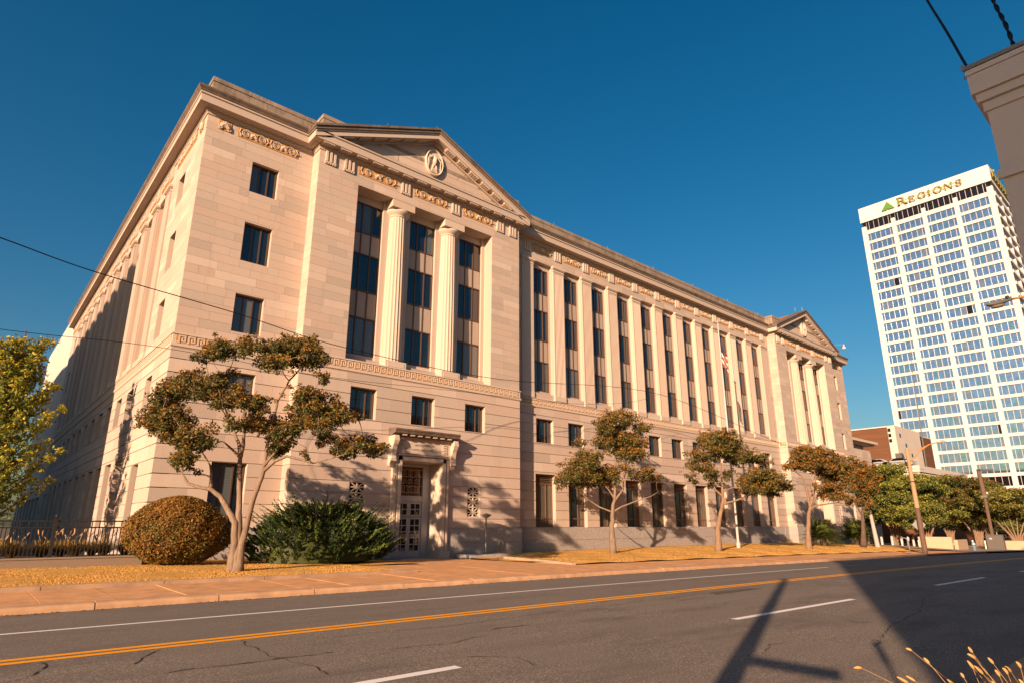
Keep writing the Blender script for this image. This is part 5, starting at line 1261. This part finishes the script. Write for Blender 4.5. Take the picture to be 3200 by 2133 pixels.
# spreading juniper
def juniper():
    c = Vector((11.35, 24.7, gz(11.3, 24.7))); t = empty('juniper_bush', c, 'dark green spiky spreading juniper left of the entrance', 'bush')
    rx, ry, H = 2.95, 1.7, 2.15; VV, MM = [], []
    def spray(p, d, L, w, mt, n):
        d = d / np.linalg.norm(d); s = np.linspace(.05, 1, n); side = np.cross(d, [0, 0, 1.]); side /= np.linalg.norm(side) + 1e-9; up = np.cross(side, d)
        ph = RNG.uniform(0, 6.28, n); rad = (np.cos(ph)[:, None] * side + np.sin(ph)[:, None] * up * .6)
        base = p + d * (s * L)[:, None] + np.array([0, 0, .10]) * (s ** 2)[:, None] * L; tip = base + (d * .62 + rad * .55) * (w * (1.15 - .75 * s))[:, None]
        wd = np.cross(tip - base, RNG.normal(size=(n, 3))); wd /= np.linalg.norm(wd, axis=1)[:, None] + 1e-9; ww = w * .13
        mid = (base + tip) / 2
        VV.append(np.stack([base, mid + wd * ww, tip, mid - wd * ww], 1)); MM.append(np.full(n, mt))
    for k in range(1500):
        th = random.uniform(0, 6.28); t_ = random.random() ** .75
        rr = math.sqrt(max(0, 1 - t_ ** 2.2)) * random.uniform(.82, 1.0) * (.93 if t_ < .12 else 1)
        p = np.array([c.x + rx * rr * math.cos(th), c.y + ry * rr * math.sin(th), c.z + .06 + H * t_ * random.uniform(.88, 1.0)])
        el = R(random.uniform(12, 48)); o = np.array([math.cos(th) * rx * .55 * math.cos(el), math.sin(th) * ry * .8 * math.cos(el), math.sin(el) * 1.5]); o += RNG.normal(0, .22, 3)
        L = random.uniform(.28, .5) if k % 5 else random.uniform(.65, 1.05)
        mt = 0 if random.random() < .55 else (1 if random.random() < .72 else 2); spray(p, o, L, .17, mt, 34)
    quads('foliage', np.concatenate(VV), np.concatenate(MM), ['juniper_green', 'juniper_light', 'juniper_grey'], t, tuple(c))
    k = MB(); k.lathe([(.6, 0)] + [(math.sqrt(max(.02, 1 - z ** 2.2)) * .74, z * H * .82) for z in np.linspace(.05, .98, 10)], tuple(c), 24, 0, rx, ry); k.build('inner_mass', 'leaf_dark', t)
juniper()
# sago palms: every frond its own piece
def frond_mesh(L, mats):
    vs = []; mi = []
    def ax(s): return np.array([0, L * s * (1 - .12 * s), L * (.12 * s - .34 * s * s)])
    for s in np.linspace(.14, .99, 26):
        p = ax(s); w = .30 * L * math.sin(math.pi * (.16 + .80 * s)) ** .8
        for sd in (-1, 1):
            tip = p + np.array([sd * w, .10 * L, .10 * L * (1 - s) + .03]); wd = np.array([0, .022, .0]) * L
            vs.append([p - wd * .6, p + wd * .6, tip + wd * .12, tip - wd * .12]); mi.append(0 if random.random() < .6 else 1)
    for a, b in zip(np.linspace(0, .95, 8)[:-1], np.linspace(0, .95, 8)[1:]):
        A, B = ax(a), ax(b); o = np.array([.012 * L, 0, 0]); vs.append([A - o, A + o, B + o, B - o]); mi.append(1)
    o = quads('frond', np.array(vs), mi, mats); me = o.data; bpy.data.objects.remove(o); return me
def sago(loc, label, sc, n=62):
    t = empty('sago_palm', loc, label, 'palm', 'sago palms at the far pavilion'); ms = [frond_mesh(1.55 * sc * f, ['sago_green', 'sago_tip']) for f in (1, .9, .8)]
    MB().lathe([(.22, 0), (.28, .2), (.24, .55), (.1, .7)], loc, 10).build('stem', 'bark_dark', t)
    for k in range(n):
        el = R(80 - 92 * (k / n) ** .8); o = shared('frond', ms[k % 3], t, (loc[0], loc[1], loc[2] + .62)); o.rotation_euler = (el + R(random.uniform(-6, 6)), 0, k * 2.39996)
sago((55.99, 23.65, gz(56, 23.65)), 'sunlit green sago palm right of the rusty crape myrtle', 1.3, 80); sago((64.6, 24.2, gz(64.6, 24.2)), 'shaded dark sago palm nearest the pale post', 1.45, 80)
# fountain grass behind the retaining wall
def fountain_grass(x, y, z, label, n=620):
    t = empty('fountain_grass', (x, y, z), label, 'ornamental grass', 'grass clumps behind the iron fence')
    az = RNG.uniform(0, 6.28, n); L = RNG.uniform(.32, .68, n); sp = RNG.uniform(.2, 1.05, n); V = np.empty((n * 3, 4, 3)); w = .012
    def pt(s): r = sp * L * s ** 1.4; return np.c_[x + np.cos(az) * (r + .08), y + np.sin(az) * (r + .08), z + L * (s - .28 * sp * s * s * 1.6)]
    sd = np.c_[-np.sin(az), np.cos(az), 0 * az] * w
    for i in range(3): a, b = pt(i / 3), pt((i + 1) / 3); V[i::3] = np.stack([a - sd * (1 - i / 4), a + sd * (1 - i / 4), b + sd * (.8 - i / 4), b - sd * (.8 - i / 4)], 1)
    quads('blades', V, np.repeat((RNG.random(n) < .45).astype(int), 3), ['grass_gold', 'grass_green'], t, (x, y, z))
    for k in range(7):
        a0 = random.uniform(0, 6.28); r = random.uniform(.1, .6); h = random.uniform(.5, .8); m = MB()
        m.tube([(x, y, z), (x + r * .5 * math.cos(a0), y + r * .5 * math.sin(a0), z + h * .6), (x + r * math.cos(a0), y + r * math.sin(a0), z + h)], .006, 4)
        m.tube([(x + r * math.cos(a0) * (1 + .1 * s), y + r * math.sin(a0) * (1 + .1 * s), z + h - .06 + .05 * s) for s in range(5)], [.008, .02, .026, .022, .008], 6); m.build('plume', 'plume_tan', t)
for k, (x, y) in enumerate([(.7, 26.3), (1.5, 26.1), (2.3, 26.4), (3.2, 26.2), (4.0, 26.0), (4.7, 26.3), (1.1, 27.0), (2.9, 26.9), (3.8, 26.9)]):
    fountain_grass(x, y, .56, ['golden fountain grass at the left edge behind the iron fence', 'golden fountain grass just left of the fence post', 'golden fountain grass right behind the fence post', 'greenish fountain grass right of the fence post', 'tan fountain grass midway between post and round bush', 'fountain grass at the end of the fence by the round bush', 'rear clump of fountain grass left of the post', 'rear clump of fountain grass right of the post', 'rear clump of fountain grass nearest the courthouse wall'][k])
# dry foxtail grass in the near right corner
def foxtail(x, y, label, n=22, lean=-.55):
    z = gz(x, y) + .13; t = empty('foxtail_grass', (x, y, z), label, 'grass', 'dry foxtail clumps in the foreground')
    for k in range(n):
        dr = random.gauss(lean * .5, .22); dd = random.gauss(0, .16); H = random.uniform(.34, .86); b = Vector((x, y, z)) + RV * random.uniform(-.14, .14) + FV * random.uniform(-.1, .1)
        p = [b + (RV * dr + FV * dd) * s ** 1.6 * .9 + Vector((0, 0, H * (s - .12 * s * s))) for s in (0, .25, .5, .75, 1)]
        MB().tube(p, [.0024, .0022, .002, .0016, .0012], 5).build('stem', 'dry_stem', t)
        d = (p[-1] - p[-2]).normalized(); e = p[-1]; L = random.uniform(.036, .062); bend = RV * random.uniform(-.4, .1) + Vector((0, 0, random.uniform(-.5, .1)))
        h = MB(); h.tube([e + d * L * s + bend * L * s * s * .8 for s in (0, .15, .4, .7, .9, 1)], [.002, .0062, .0085, .0072, .0045, .0015], 8); h.build('seed_head', 'stain_seed', t, smooth=True)
    n = 260; V = np.empty((n * 2, 4, 3)); az = RNG.uniform(0, 6.28, n); L = RNG.uniform(.25, .62, n); sp = RNG.uniform(.1, .7, n); bx = x + RNG.normal(0, .12, n); by = y + RNG.normal(0, .1, n)
    def pt(s): r = sp * L * s ** 1.5; return np.c_[bx + np.cos(az) * r, by + np.sin(az) * r, z + L * s * (1 - .35 * sp * s)]
    sd = np.c_[-np.sin(az), np.cos(az), 0 * az] * .0035
    for i in range(2): a, b = pt(i / 2), pt((i + 1) / 2); V[i::2] = np.stack([a - sd, a + sd, b + sd * (.6 - .5 * i), b - sd * (.6 - .5 * i)], 1)
    tag(quads('dry_blades', V, np.zeros(2 * n), ['grass_gold'], t, (x, y, z)), kind='stuff')
foxtail(4.62, .96, 'dry foxtail grass nearest the stucco corner, thickest with seed heads', 26, -.36); foxtail(4.95, 1.02, 'dry foxtail grass leaning out over the shaded road', 12, -.55); foxtail(4.35, .9, 'low dry foxtail grass at the bottom right edge', 22, -.15)
wd = empty('green_weed', (4.5, .98, gz(4.5, .9) + .13), 'small green leafy weed among the foxtail grass', 'weed')
V = []
for k in range(26):
    p = np.array([4.5 + random.uniform(-.1, .1), .98 + random.uniform(-.08, .08), gz(4.5, .9) + .13 + random.uniform(.3, .62)]); d = RNG.normal(size=3); d[2] = abs(d[2]) * .3; d /= np.linalg.norm(d); s_ = np.cross(d, [0, 0, 1]); L = random.uniform(.05, .09); V.append([p, p + d * L * .5 + s_ * L * .22, p + d * L, p + d * L * .5 - s_ * L * .22])
quads('leaves', np.array(V), np.zeros(26), ['weed_green'], wd, (4.5, .98, gz(4.5, .9) + .13))
# ---------------------------------------------------------------- street furniture
# retaining wall and iron fence at left
rw = empty('retaining_wall', (0, 25, .3), 'low stained concrete retaining wall under the iron fence', 'wall')
MB().box(-14, 5.0, 24.9, 25.2, -.1, .56).box(4.7, 5.0, 25.2, 27.6, -.1, .56).build('wall', 'concrete_wall', rw)
MB().box(-14, 5.03, 24.87, 25.23, .56, .61).build('coping', 'concrete_wall', rw)
MB().box(-14, 4.7, 25.2, 28, .3, .55).build('planting_bed', 'far_ground', rw)
fe = empty('iron_fence', (2.4, 25.06, .6), 'dark iron picket fence on the low retaining wall', 'fence')
FX0, FX1, FY = -3.2, 4.66, 25.06
for z in (1.52, 1.72): block('rail', 'black_metal', fe, FX0, FX1, FY - .022, FY + .022, z - .022, z + .022)
for x in (2.42, -.2, -2.8): MB().box(x - .05, x + .05, FY - .05, FY + .05, .6, 1.80).box(x - .062, x + .062, FY - .062, FY + .062, 1.80, 1.825).lathe([(.02, 1.825), (.045, 1.85), (.05, 1.88), (.035, 1.915), (.0, 1.925)], (x, FY, 0), 10).build('post', 'black_metal', fe)
x = FX0; k = 0
while x < FX1:
    if min(abs(x - p) for p in (2.42, -.2, -2.8)) > .06: block('picket', 'black_metal', fe, x - .014, x + .014, FY - .014, FY + .014, .63, 1.74 if k % 2 else 1.53)
    x += .105; k += 1
# lamp beside the entrance on its granite block
bl = tag(MB().box(19.9, 22.5, 26.0, 27.2, -.4, .12).build('granite_plinth', 'granite', None, (21.2, 26.6, 0)), 'low granite block at the wall right of the entrance', 'plinth')
lp = empty('lamp_post', (21.3, 26.5, .12), 'slender dark lamp post with shallow bowl right of the entrance', 'lamp')
MB().lathe([(.13, 0), (.13, .06), (.09, .1), (.06, .2)], (21.3, 26.5, .12), 14).build('base', 'grey_metal', lp)
MB().lathe([(.05, 0), (.042, 1.6), (.065, 1.62), (.05, 1.68)], (21.3, 26.5, .3), 12).build('pole', 'grey_metal', lp)
MB().lathe([(.04, 0), (.14, .03), (.27, .12), (.285, .15)], (21.3, 26.5, 1.96), 20).build('bowl', 'lamp_lens', lp, smooth=True)
MB().lathe([(.30, 0), (.30, .02), (.12, .06), (.02, .1), (.015, .17)], (21.3, 26.5, 2.112), 20).build('cap', 'grey_metal', lp)
for k_, (x, y, l) in enumerate(((15.2, 26.8, 'short granite block beside the juniper'), )): tag(MB().box(x - .5, x + .9, y - .4, y + .4, -.4, .16).build('granite_plinth', 'granite', None, (x, y, 0)), l, 'plinth')
# flagpole with a limp flag
fx, fy = 42.9, 24.18; fz = gz(fx, fy)
fp = empty('flagpole', (fx, fy, fz), 'tall white flagpole on the lawn with a drooping flag', 'flagpole')
MB().lathe([(.14, -.05), (.14, .35), (.09, .42), (.08, 3), (.068, 9), (.04, 17.1)], (fx, fy, fz), 12).build('pole', 'white_paint', fp)
MB().lathe([(.01, 0), (.09, .06), (.1, .12), (.06, .19), (0, .21)], (fx, fy, fz + 17.1), 12).build('finial', 'aluminium', fp)
fl = empty('flag', (fx, fy, fz + 14.7), 'red and white striped flag hanging limp on the flagpole', 'flag')
def cloth(name, mat, s0, s1, z0, z1):
    m = MB(); nz = 8; ns = 10; vs = []
    for i in range(nz + 1):
        z = fz + z0 + (z1 - z0) * i / nz
        for j in range(ns + 1):
            s = s0 + (s1 - s0) * j / ns; fold = .13 * math.sin(s * 13 + i * .25) * (.4 + s); o = RV * (s * .42 + .10) + FV * fold
            vs.append((fx + o.x, fy + o.y, z - s * 1.5 * (.6 + .4 * i / nz)))
    k = ns + 1; m.add(vs, [(i * k + j, i * k + j + 1, (i + 1) * k + j + 1, (i + 1) * k + j) for i in range(nz) for j in range(ns)]); m.build(name, mat, fl)
for q in range(7): cloth('red_stripe' if q % 2 == 0 else 'white_stripe', 'flag_red' if q % 2 == 0 else 'flag_white', .42 if q > 3 else 0, 1, 13.7 + q * .26, 13.7 + (q + 1) * .26)
cloth('blue_canton', 'flag_blue', 0, .42, 13.7 + 4 * .26, 13.7 + 7 * .26)
# leaning pale post, parking meter
x, y = 62.05, 21.53; tag(MB().tube([(x, y, gz(x, y) - .1), (x - .35, y + .1, gz(x, y) + 3.2)], [.2, .12], 10).build('pale_post', 'pale_post', None, (x, y, gz(x, y))), 'pale tapering leaning post on the lawn beside the shaded sago palm', 'post')
x, y = 52.23, 16.03; z = gz(x, y); pm = empty('parking_meter', (x, y, z), 'grey parking meter on a thin post by the kerb', 'parking meter')
MB().tube([(x, y, z - .05), (x, y, z + .85)], .03, 8).build('post', 'grey_metal', pm); MB().lathe([(.06, 0), (.09, .05), (.10, .2), (.08, .3), (.02, .34)], (x, y, z + .85), 12).build('meter_head', 'sign_back', pm)
# utility pole with lamp arm, floodlight box and the back of a diamond sign
x, y = 54.53, 15.74; z = gz(x, y); up = empty('utility_pole', (x, y, z), 'tan weathered utility pole with rusty street lamp arm', 'utility pole')
def W3(dr, dz, dd=0): v = Vector((x, y, z)) + RV * dr + FV * dd; return (v.x, v.y, v.z + dz)
MB().tube([W3(0, -.2), W3(-.03, 3.3)], [.19, .165], 14).build('pole_foot', 'pole_brown', up)
MB().tube([W3(-.03, 3.3), W3(-.05, 5.2), W3(-.07, 7.75)], [.165, .145, .11], 14).build('pole', 'pole_tan', up)
MB().tube([W3(.05, 6.75), W3(.9, 7.55), W3(1.7, 8.05), W3(2.45, 8.25)], [.06, .05, .045, .04], 8).tube([W3(.0, 7.6), W3(1.0, 7.75), W3(1.7, 8.05)], .028, 6).build('lamp_arm', 'rust_arm', up)
MB().tube([W3(2.4, 8.25), W3(2.6, 8.27), W3(2.95, 8.27), W3(3.12, 8.25)], [.05, .12, .13, .05], 10).tube([W3(2.85, 8.2), W3(2.86, 8.1)], [.1, .06], 8).build('lamp_head', 'aluminium', up)
m = MB(); c_ = Vector(W3(-.72, 7.2)); m.box(c_.x - .22, c_.x + .22, c_.y - .22, c_.y + .22, c_.z - .18, c_.z + .18); m.tube([W3(-.5, 7.0), W3(0, 6.9)], .025, 6); m.build('floodlight', 'cabinet_grey', up)
for (a, b, c2) in ((6.9, 6.3, .28), (7.3, 6.0, .18), (7.1, 5.7, .1)): MB().tube([W3(-.4, a), W3(-.30, (a + b) / 2 - .1), W3(-.12 - c2 * .2, b)], .014, 5).build('service_cable', 'cable_black', up)
block('band', 'black_metal', up, x - .21, x + .1, y - .17, y + .17, z + 5.2, z + 5.26)
ds = empty('diamond_sign', W3(.1, 0, .35), 'grey back of a diamond road sign behind the utility pole', 'sign'); P0 = Vector(W3(.08, 2.05, .32)); q = .52
MB().hexa([tuple(P0 + v + FV * t) for t in (0, .02) for v in (Vector((0, 0, -q)), RV * q, -RV * q, Vector((0, 0, q)))]).build('sign_plate', 'sign_back', ds); a = P0 + Vector((0, 0, -2.15)); MB().tube([tuple(a - FV * .03), tuple(P0 - FV * .03 + Vector((0, 0, .4)))], .03, 6).build('sign_post', 'aluminium', ds)
# fire hydrant
x, y = 70.75, 16.4; z = gz(x, y); fh_ = empty('fire_hydrant', (x, y, z), 'blue-grey fire hydrant with pale cap near the red kerb', 'fire hydrant')
MB().lathe([(.2, 0), (.2, .05), (.14, .07), (.14, .52), (.19, .54), (.19, .59)], (x, y, z), 14).build('barrel', 'hydrant_blue', fh_); MB().lathe([(.17, .59), (.15, .68), (.08, .74), (.04, .8)], (x, y, z), 14).build('bonnet', 'aluminium', fh_)
MB().tube([tuple(Vector((x, y, z + .42)) - RV * .24), tuple(Vector((x, y, z + .42)) + RV * .26)], .075, 10).build('nozzle', 'hydrant_blue', fh_)
# equipment cabinet, tall light pole
x, y = 88.0, 18.3; z = gz(x, y); cab = empty('utility_cabinet', (x, y, z), 'grey steel utility cabinet at the foot of the tall light pole', 'cabinet')
MB().box(x - .35, x + .35, y - .8, y + .75, z - .05, z + 1.55).build('body', 'cabinet_grey', cab); block('lid', 'cabinet_grey', cab, x - .4, x + .4, y - .85, y + .8, z + 1.55, z + 1.61); block('door', 'cabinet_grey', cab, x - .37, x - .35, y - .7, y - .06, z + .08, z + 1.45); block('door', 'cabinet_grey', cab, x - .37, x - .35, y + .0, y + .66, z + .08, z + 1.45); block('sticker', 'white_paint', cab, x - .376, x - .371, y + .2, y + .45, z + 1.1, z + 1.25)
x, y = 91.4, 19.2; z = gz(x, y); lt = empty('light_pole', (x, y, z), 'tall brown light pole with square head behind the cabinet', 'light pole')
MB().tube([(x, y, z - .1), (x, y, z + 5.9)], [.2, .17], 10).build('pole', 'pole_brown', lt); MB().tube([(x, y, z + 5.9), (x + .05, y + .1, z + 8.9)], [.27, .21], 10).build('sleeve', 'pole_brown', lt)
b0 = Vector((x, y, z + 8.9)); MB().hexa([tuple(b0 + RV * p + FV * f_ + Vector((0, 0, h_))) for h_ in (0, .2) for f_ in (-.3, .3) for p in (-.15, 1.5)]).build('lamp_head', 'cabinet_grey', lt)
w0 = Vector((x, y, z + 6.1)) + RV * .3; MB().lathe([(.05, 0), (.2, .1), (.2, .3), (.1, .36)], tuple(w0), 10).build('camera_dome', 'white_paint', lt); block('collar', 'grey_metal', lt, x - .32, x + .32, y - .32, y + .32, z + 5.75, z + 6.0)
# slim posts
for dep, px, h, lab, mt in ((84, 2912, 4.6, 'brown lamp post with white camera left of the rounded tree', 'pole_brown'), (86, 3109, 2.7, 'thin white pole left of the tall light pole', 'aluminium')):
    a = math.atan((px - 1606.6) / 1987.4); u = R(AZ) - a; d_ = dep / math.cos(a); x, y = d_ * math.cos(u), d_ * math.sin(u); z = gz(x, y)
    po = empty('slim_post', (x, y, z), lab, 'post'); MB().tube([(x, y, z - .1), (x, y, z + h)], [.11, .085], 8).build('pole', mt, po)
    e = Vector((x, y, z + h)) + RV * .3; MB().lathe([(.03, 0), (.18, .1), (.2, .25), (.05, .34)], (e.x, e.y, e.z - .15), 10).build('camera_head', 'white_paint', po)
# steel bollards at the plaza entrance
BL = ['single steel bollard left of the fire hydrant', 'frontmost steel bollard of the row left of the cabinet', 'second steel bollard of the row left of the cabinet', 'third steel bollard of the row left of the cabinet', 'fourth steel bollard of the row left of the cabinet', 'fifth steel bollard of the row left of the cabinet', 'rearmost steel bollard beside the cabinet']
for (bx, by), lab in zip(((88.13, 20.48), (88.13, 19.32), (88.86, 19.33), (90.36, 19.51), (92.2, 19.89), (93.6, 20.08), (94.9, 20.21)), BL):
    b = empty('steel_bollard', (bx, by, gz(bx, by)), lab, 'bollard', 'steel bollards at the plaza'); MB().lathe([(.11, -.1), (.11, .86)], (bx, by, gz(bx, by)), 12).build('tube', 'aluminium', b); MB().lathe([(.12, .86), (.11, .9), (.03, .92)], (bx, by, gz(bx, by)), 12).build('cap', 'aluminium', b)
WB = ['white curb post nearest the pale leaning post', 'white curb post below the forked tree trunk', 'white curb post left of the first bike hoop', 'white curb post right of the parking meter']
for (px, py, h), lab in zip(((2748, 1697, .9), (2780, 1697, 1.0), (2810, 1697, 1.0), (2846, 1700, 1.0)), WB):
    dep = 76; a = math.atan((px - 1606.6) / 1987.4); u = R(AZ) - a; d_ = dep / math.cos(a); x, y = d_ * math.cos(u), d_ * math.sin(u)
    p = empty('white_post', (x, y, gz(x, y)), lab, 'post', 'white posts across the side street'); MB().lathe([(.14, -.2), (.13, h), (.05, h + .05)], (x, y, gz(x, y)), 10).build('shaft', 'white_paint', p)
for px, lab in ((2818, 'bike hoop left of the parking meter'), (2870, 'bike hoop beside the utility pole')):
    dep = 70; a = math.atan((px - 1606.6) / 1987.4); u = R(AZ) - a; d_ = dep / math.cos(a); x, y = d_ * math.cos(u), d_ * math.sin(u); z = gz(x, y)
    tag(MB().tube([tuple(Vector((x, y, z - .1)) + RV * (-.32))] + [tuple(Vector((x, y, z + .5)) + RV * (-.32 * math.cos(t)) + Vector((0, 0, .3 * math.sin(t)))) for t in np.linspace(0, math.pi, 9)] + [tuple(Vector((x, y, z - .1)) + RV * .32)], .04, 8).build('bike_hoop', 'aluminium', None, (x, y, z)), 'pale ' + lab, 'bike rack', 'bike hoops')
# low plaza walls with shallow blind arches
def low_wall(name, pts, label, h=.95, arches=()):
    o = empty(name, (pts[0][0], pts[0][1], gz(*pts[0])), label, 'wall', 'low plaza walls'); m = MB()
    for (ax, ay), (bx, by) in zip(pts[:-1], pts[1:]):
        d = math.hypot(bx - ax, by - ay); nx, ny = -(by - ay) / d * .3, (bx - ax) / d * .3; top = max(gz(ax, ay), gz(bx, by)) + h
        m.hexa([(ax, ay, -1.6), (bx, by, -1.6), (ax + nx, ay + ny, -1.6), (bx + nx, by + ny, -1.6), (ax, ay, top), (bx, by, top), (ax + nx, ay + ny, top), (bx + nx, by + ny, top)])
    m.build('wall', 'park_wall', o)
    for (ax, ay) in arches:
        z = gz(ax, ay); q = [(ax - .03, ay - .42, z - .2)] + [(ax - .03, ay - .42 * math.cos(t), z + .38 + .3 * math.sin(t)) for t in np.linspace(0, math.pi, 9)] + [(ax - .03, ay + .42, z - .2)]
        MB().tube(q, .035, 5).build('blind_arch', 'park_wall', o)
    for (ax, ay) in [(a, b - 1.1) for a, b in arches[-1:]]: block('wall_light', 'white_paint', o, ax - .08, ax, ay - .25, ay + .1, gz(ax, ay) + .5, gz(ax, ay) + .62)
low_wall('low_wall', [(71.6, 18.2), (71.6, 21.0)], 'low tan wall with blind arches behind the utility pole', 1.0, [(71.6, 20.5), (71.6, 19.5)])
low_wall('low_wall', [(76, 18.4), (71.9, 18.2)], 'shaded return of the low tan wall at the walkway', .95)
low_wall('low_wall', [(89.2, 12), (89.2, 17.6)], 'low tan wall running out of frame right of the cabinet', .95, [(89.2, 15.5)])
# cobra-head street lamp reaching in from the right
sl = empty('street_lamp', (25.6, 1.2, 0), 'grey cobra-head street lamp reaching in from the right edge', 'street lamp')
A_ = Vector((23.41, 3.17, 8.33)); B_ = Vector((22.80, 3.78, 8.17)); dv = (B_ - A_).normalized(); L_ = (B_ - A_).length
prof = [(0, .035, 0), (.05, .05, 0), (.2, .065, -.01), (.4, .105, -.03), (.62, .135, -.05), (.82, .12, -.045), (.95, .07, -.03), (1.0, .015, -.02)]
m = MB(); sidev = dv.cross(Vector((0, 0, 1))).normalized(); upv = sidev.cross(dv); vs = []
for s, r, o in prof:
    for k in range(14): t = 2 * math.pi * k / 14; vs.append(tuple(A_ + dv * L_ * s + upv * (o + .62 * r * math.sin(t)) + sidev * r * math.cos(t)))
m.add(vs, [(i * 14 + k, i * 14 + (k + 1) % 14, (i + 1) * 14 + (k + 1) % 14, (i + 1) * 14 + k) for i in range(len(prof) - 1) for k in range(14)]); m.build('lamp_head', 'cabinet_grey', sl, smooth=True)
c_ = A_ + dv * L_ * .62 - upv * .11; m = MB(); vs = [tuple(c_ - upv * (.085 * math.sin(p)) + dv * (.22 * math.cos(p) * math.cos(t)) + sidev * (.12 * math.cos(p) * math.sin(t))) for p in np.linspace(0, 1.5, 6) for t in np.linspace(0, 6.283, 15)[:-1]]
m.add(vs, [(i * 14 + k, i * 14 + (k + 1) % 14, (i + 1) * 14 + (k + 1) % 14, (i + 1) * 14 + k) for i in range(5) for k in range(14)]); m.build('lens', 'lamp_lens', sl, smooth=True)
e_ = A_ + dv * L_ * .2 + upv * .04; MB().tube([tuple(e_), tuple(e_ + upv * .09)], .05, 8).build('photocell', 'cable_black', sl)
MB().tube([tuple(A_), (23.9, 2.7, 8.47), (25.0, 1.7, 8.85), (25.6, 1.2, 8.9)], [.035, .04, .05, .055], 8).build('arm', 'rust_arm', sl); MB().tube([(25.6, 1.2, -.2), (25.6, 1.2, 9.1)], [.13, .08], 10).build('pole', 'cabinet_grey', sl)
# poles behind the camera whose shadows lie across the road
wp = empty('wooden_pole', (-2.75, -.1, .1), 'wooden pole with a short board, out of frame, shadowing the road', 'utility pole'); a_ = R(SUN_AZ)
MB().tube([(-2.75, -.1, 0), (-2.75, -.1, 7.0)], [.15, .11], 12).build('pole', 'wood_pole', wp); block('board', 'wood_pole', wp, -2.8, -2.7, -1.3, -.1, 3.02, 3.16)
sp_ = empty('sign_post', (-1.5, -1.36, .1), 'thin metal post out of frame shadowing the road', 'post'); MB().tube([(-1.5, -1.36, 0), (-1.5, -1.36, 3.05)], .03, 8).build('post', 'grey_metal', sp_); MB().tube([(-1.5, -1.36, 3.05), (-1.5, -1.36, 3.5)], [.055, .05], 8).build('cap', 'grey_metal', sp_)
# overhead cables
def cable(pts, r, label, twist=False):
    P = [Vector(p) for p in pts]; fine = []
    for i in range(len(P) - 1):
        p0, p1, p2, p3 = P[max(i - 1, 0)], P[i], P[i + 1], P[min(i + 2, len(P) - 1)]
        for s in range(8):
            t = s / 8; fine.append(.5 * ((2 * p1) + (p2 - p0) * t + (2 * p0 - 5 * p1 + 4 * p2 - p3) * t * t + (3 * p1 - p0 - 3 * p2 + p3) * t ** 3))
    fine.append(P[-1]); m = MB()
    if twist:
        f2 = []
        for i in range(len(fine) - 1): f2 += [fine[i].lerp(fine[i + 1], s / 6) for s in range(6)]
        for ph in (0, math.pi):
            q = []; acc = 0
            for i, p in enumerate(f2):
                if i: acc += (f2[i] - f2[i - 1]).length
                d = (f2[min(i + 1, len(f2) - 1)] - f2[max(i - 1, 0)]).normalized(); s_ = d.orthogonal().normalized(); w_ = d.cross(s_); t = acc * 18 + ph; q.append(p + (s_ * math.cos(t) + w_ * math.sin(t)) * r)
            m.tube(q, r, 6)
    else: m.tube(fine, r, 6)
    o = m.build('overhead_cable', 'cable_black', None, tuple(P[0])); return tag(o, label, 'cable', 'overhead cables')
cable([(-5, 17.5, 8.6), (-.8, 18.87, 8.52), (1.79, 20.66, 8.74), (6.27, 22.19, 8.89), (11.21, 23.41, 8.80), (21.32, 25.37, 9.37), (36.34, 25.52, 10.62), (51.62, 24.06, 8.15), (61.21, 24.04, 7.83), (88, 24, 8.1)], .016, 'thick dark cable sloping across the courthouse front from the upper left')
cable([(-6, 19, 6.3), (-.43, 21.92, 6.89), (4.4, 24.27, 7.73), (11.18, 25.16, 7.88), (18.38, 25.58, 8.34), (26.49, 25.23, 8.66), (32.86, 25.6, 9.6), (36.34, 25.52, 10.62)], .010, 'thin lower cable crossing the corner above the Greek key band')
cable([(6.2, 1.35, 8.0), (5.27, .88, 6.12), (4.99, .78, 5.56), (4.62, .65, 4.92), (4.33, .55, 4.40), (4.15, .48, 4.1)], .009, 'dark service cable dropping to the stucco building corner'); cable([(6.2, .75, 7.6), (5.46, .47, 6.02), (5.05, .41, 5.31), (4.8, .36, 4.9), (4.53, .32, 4.46), (4.3, .26, 4.05)], .007, 'twisted service cable at the upper right edge', True)
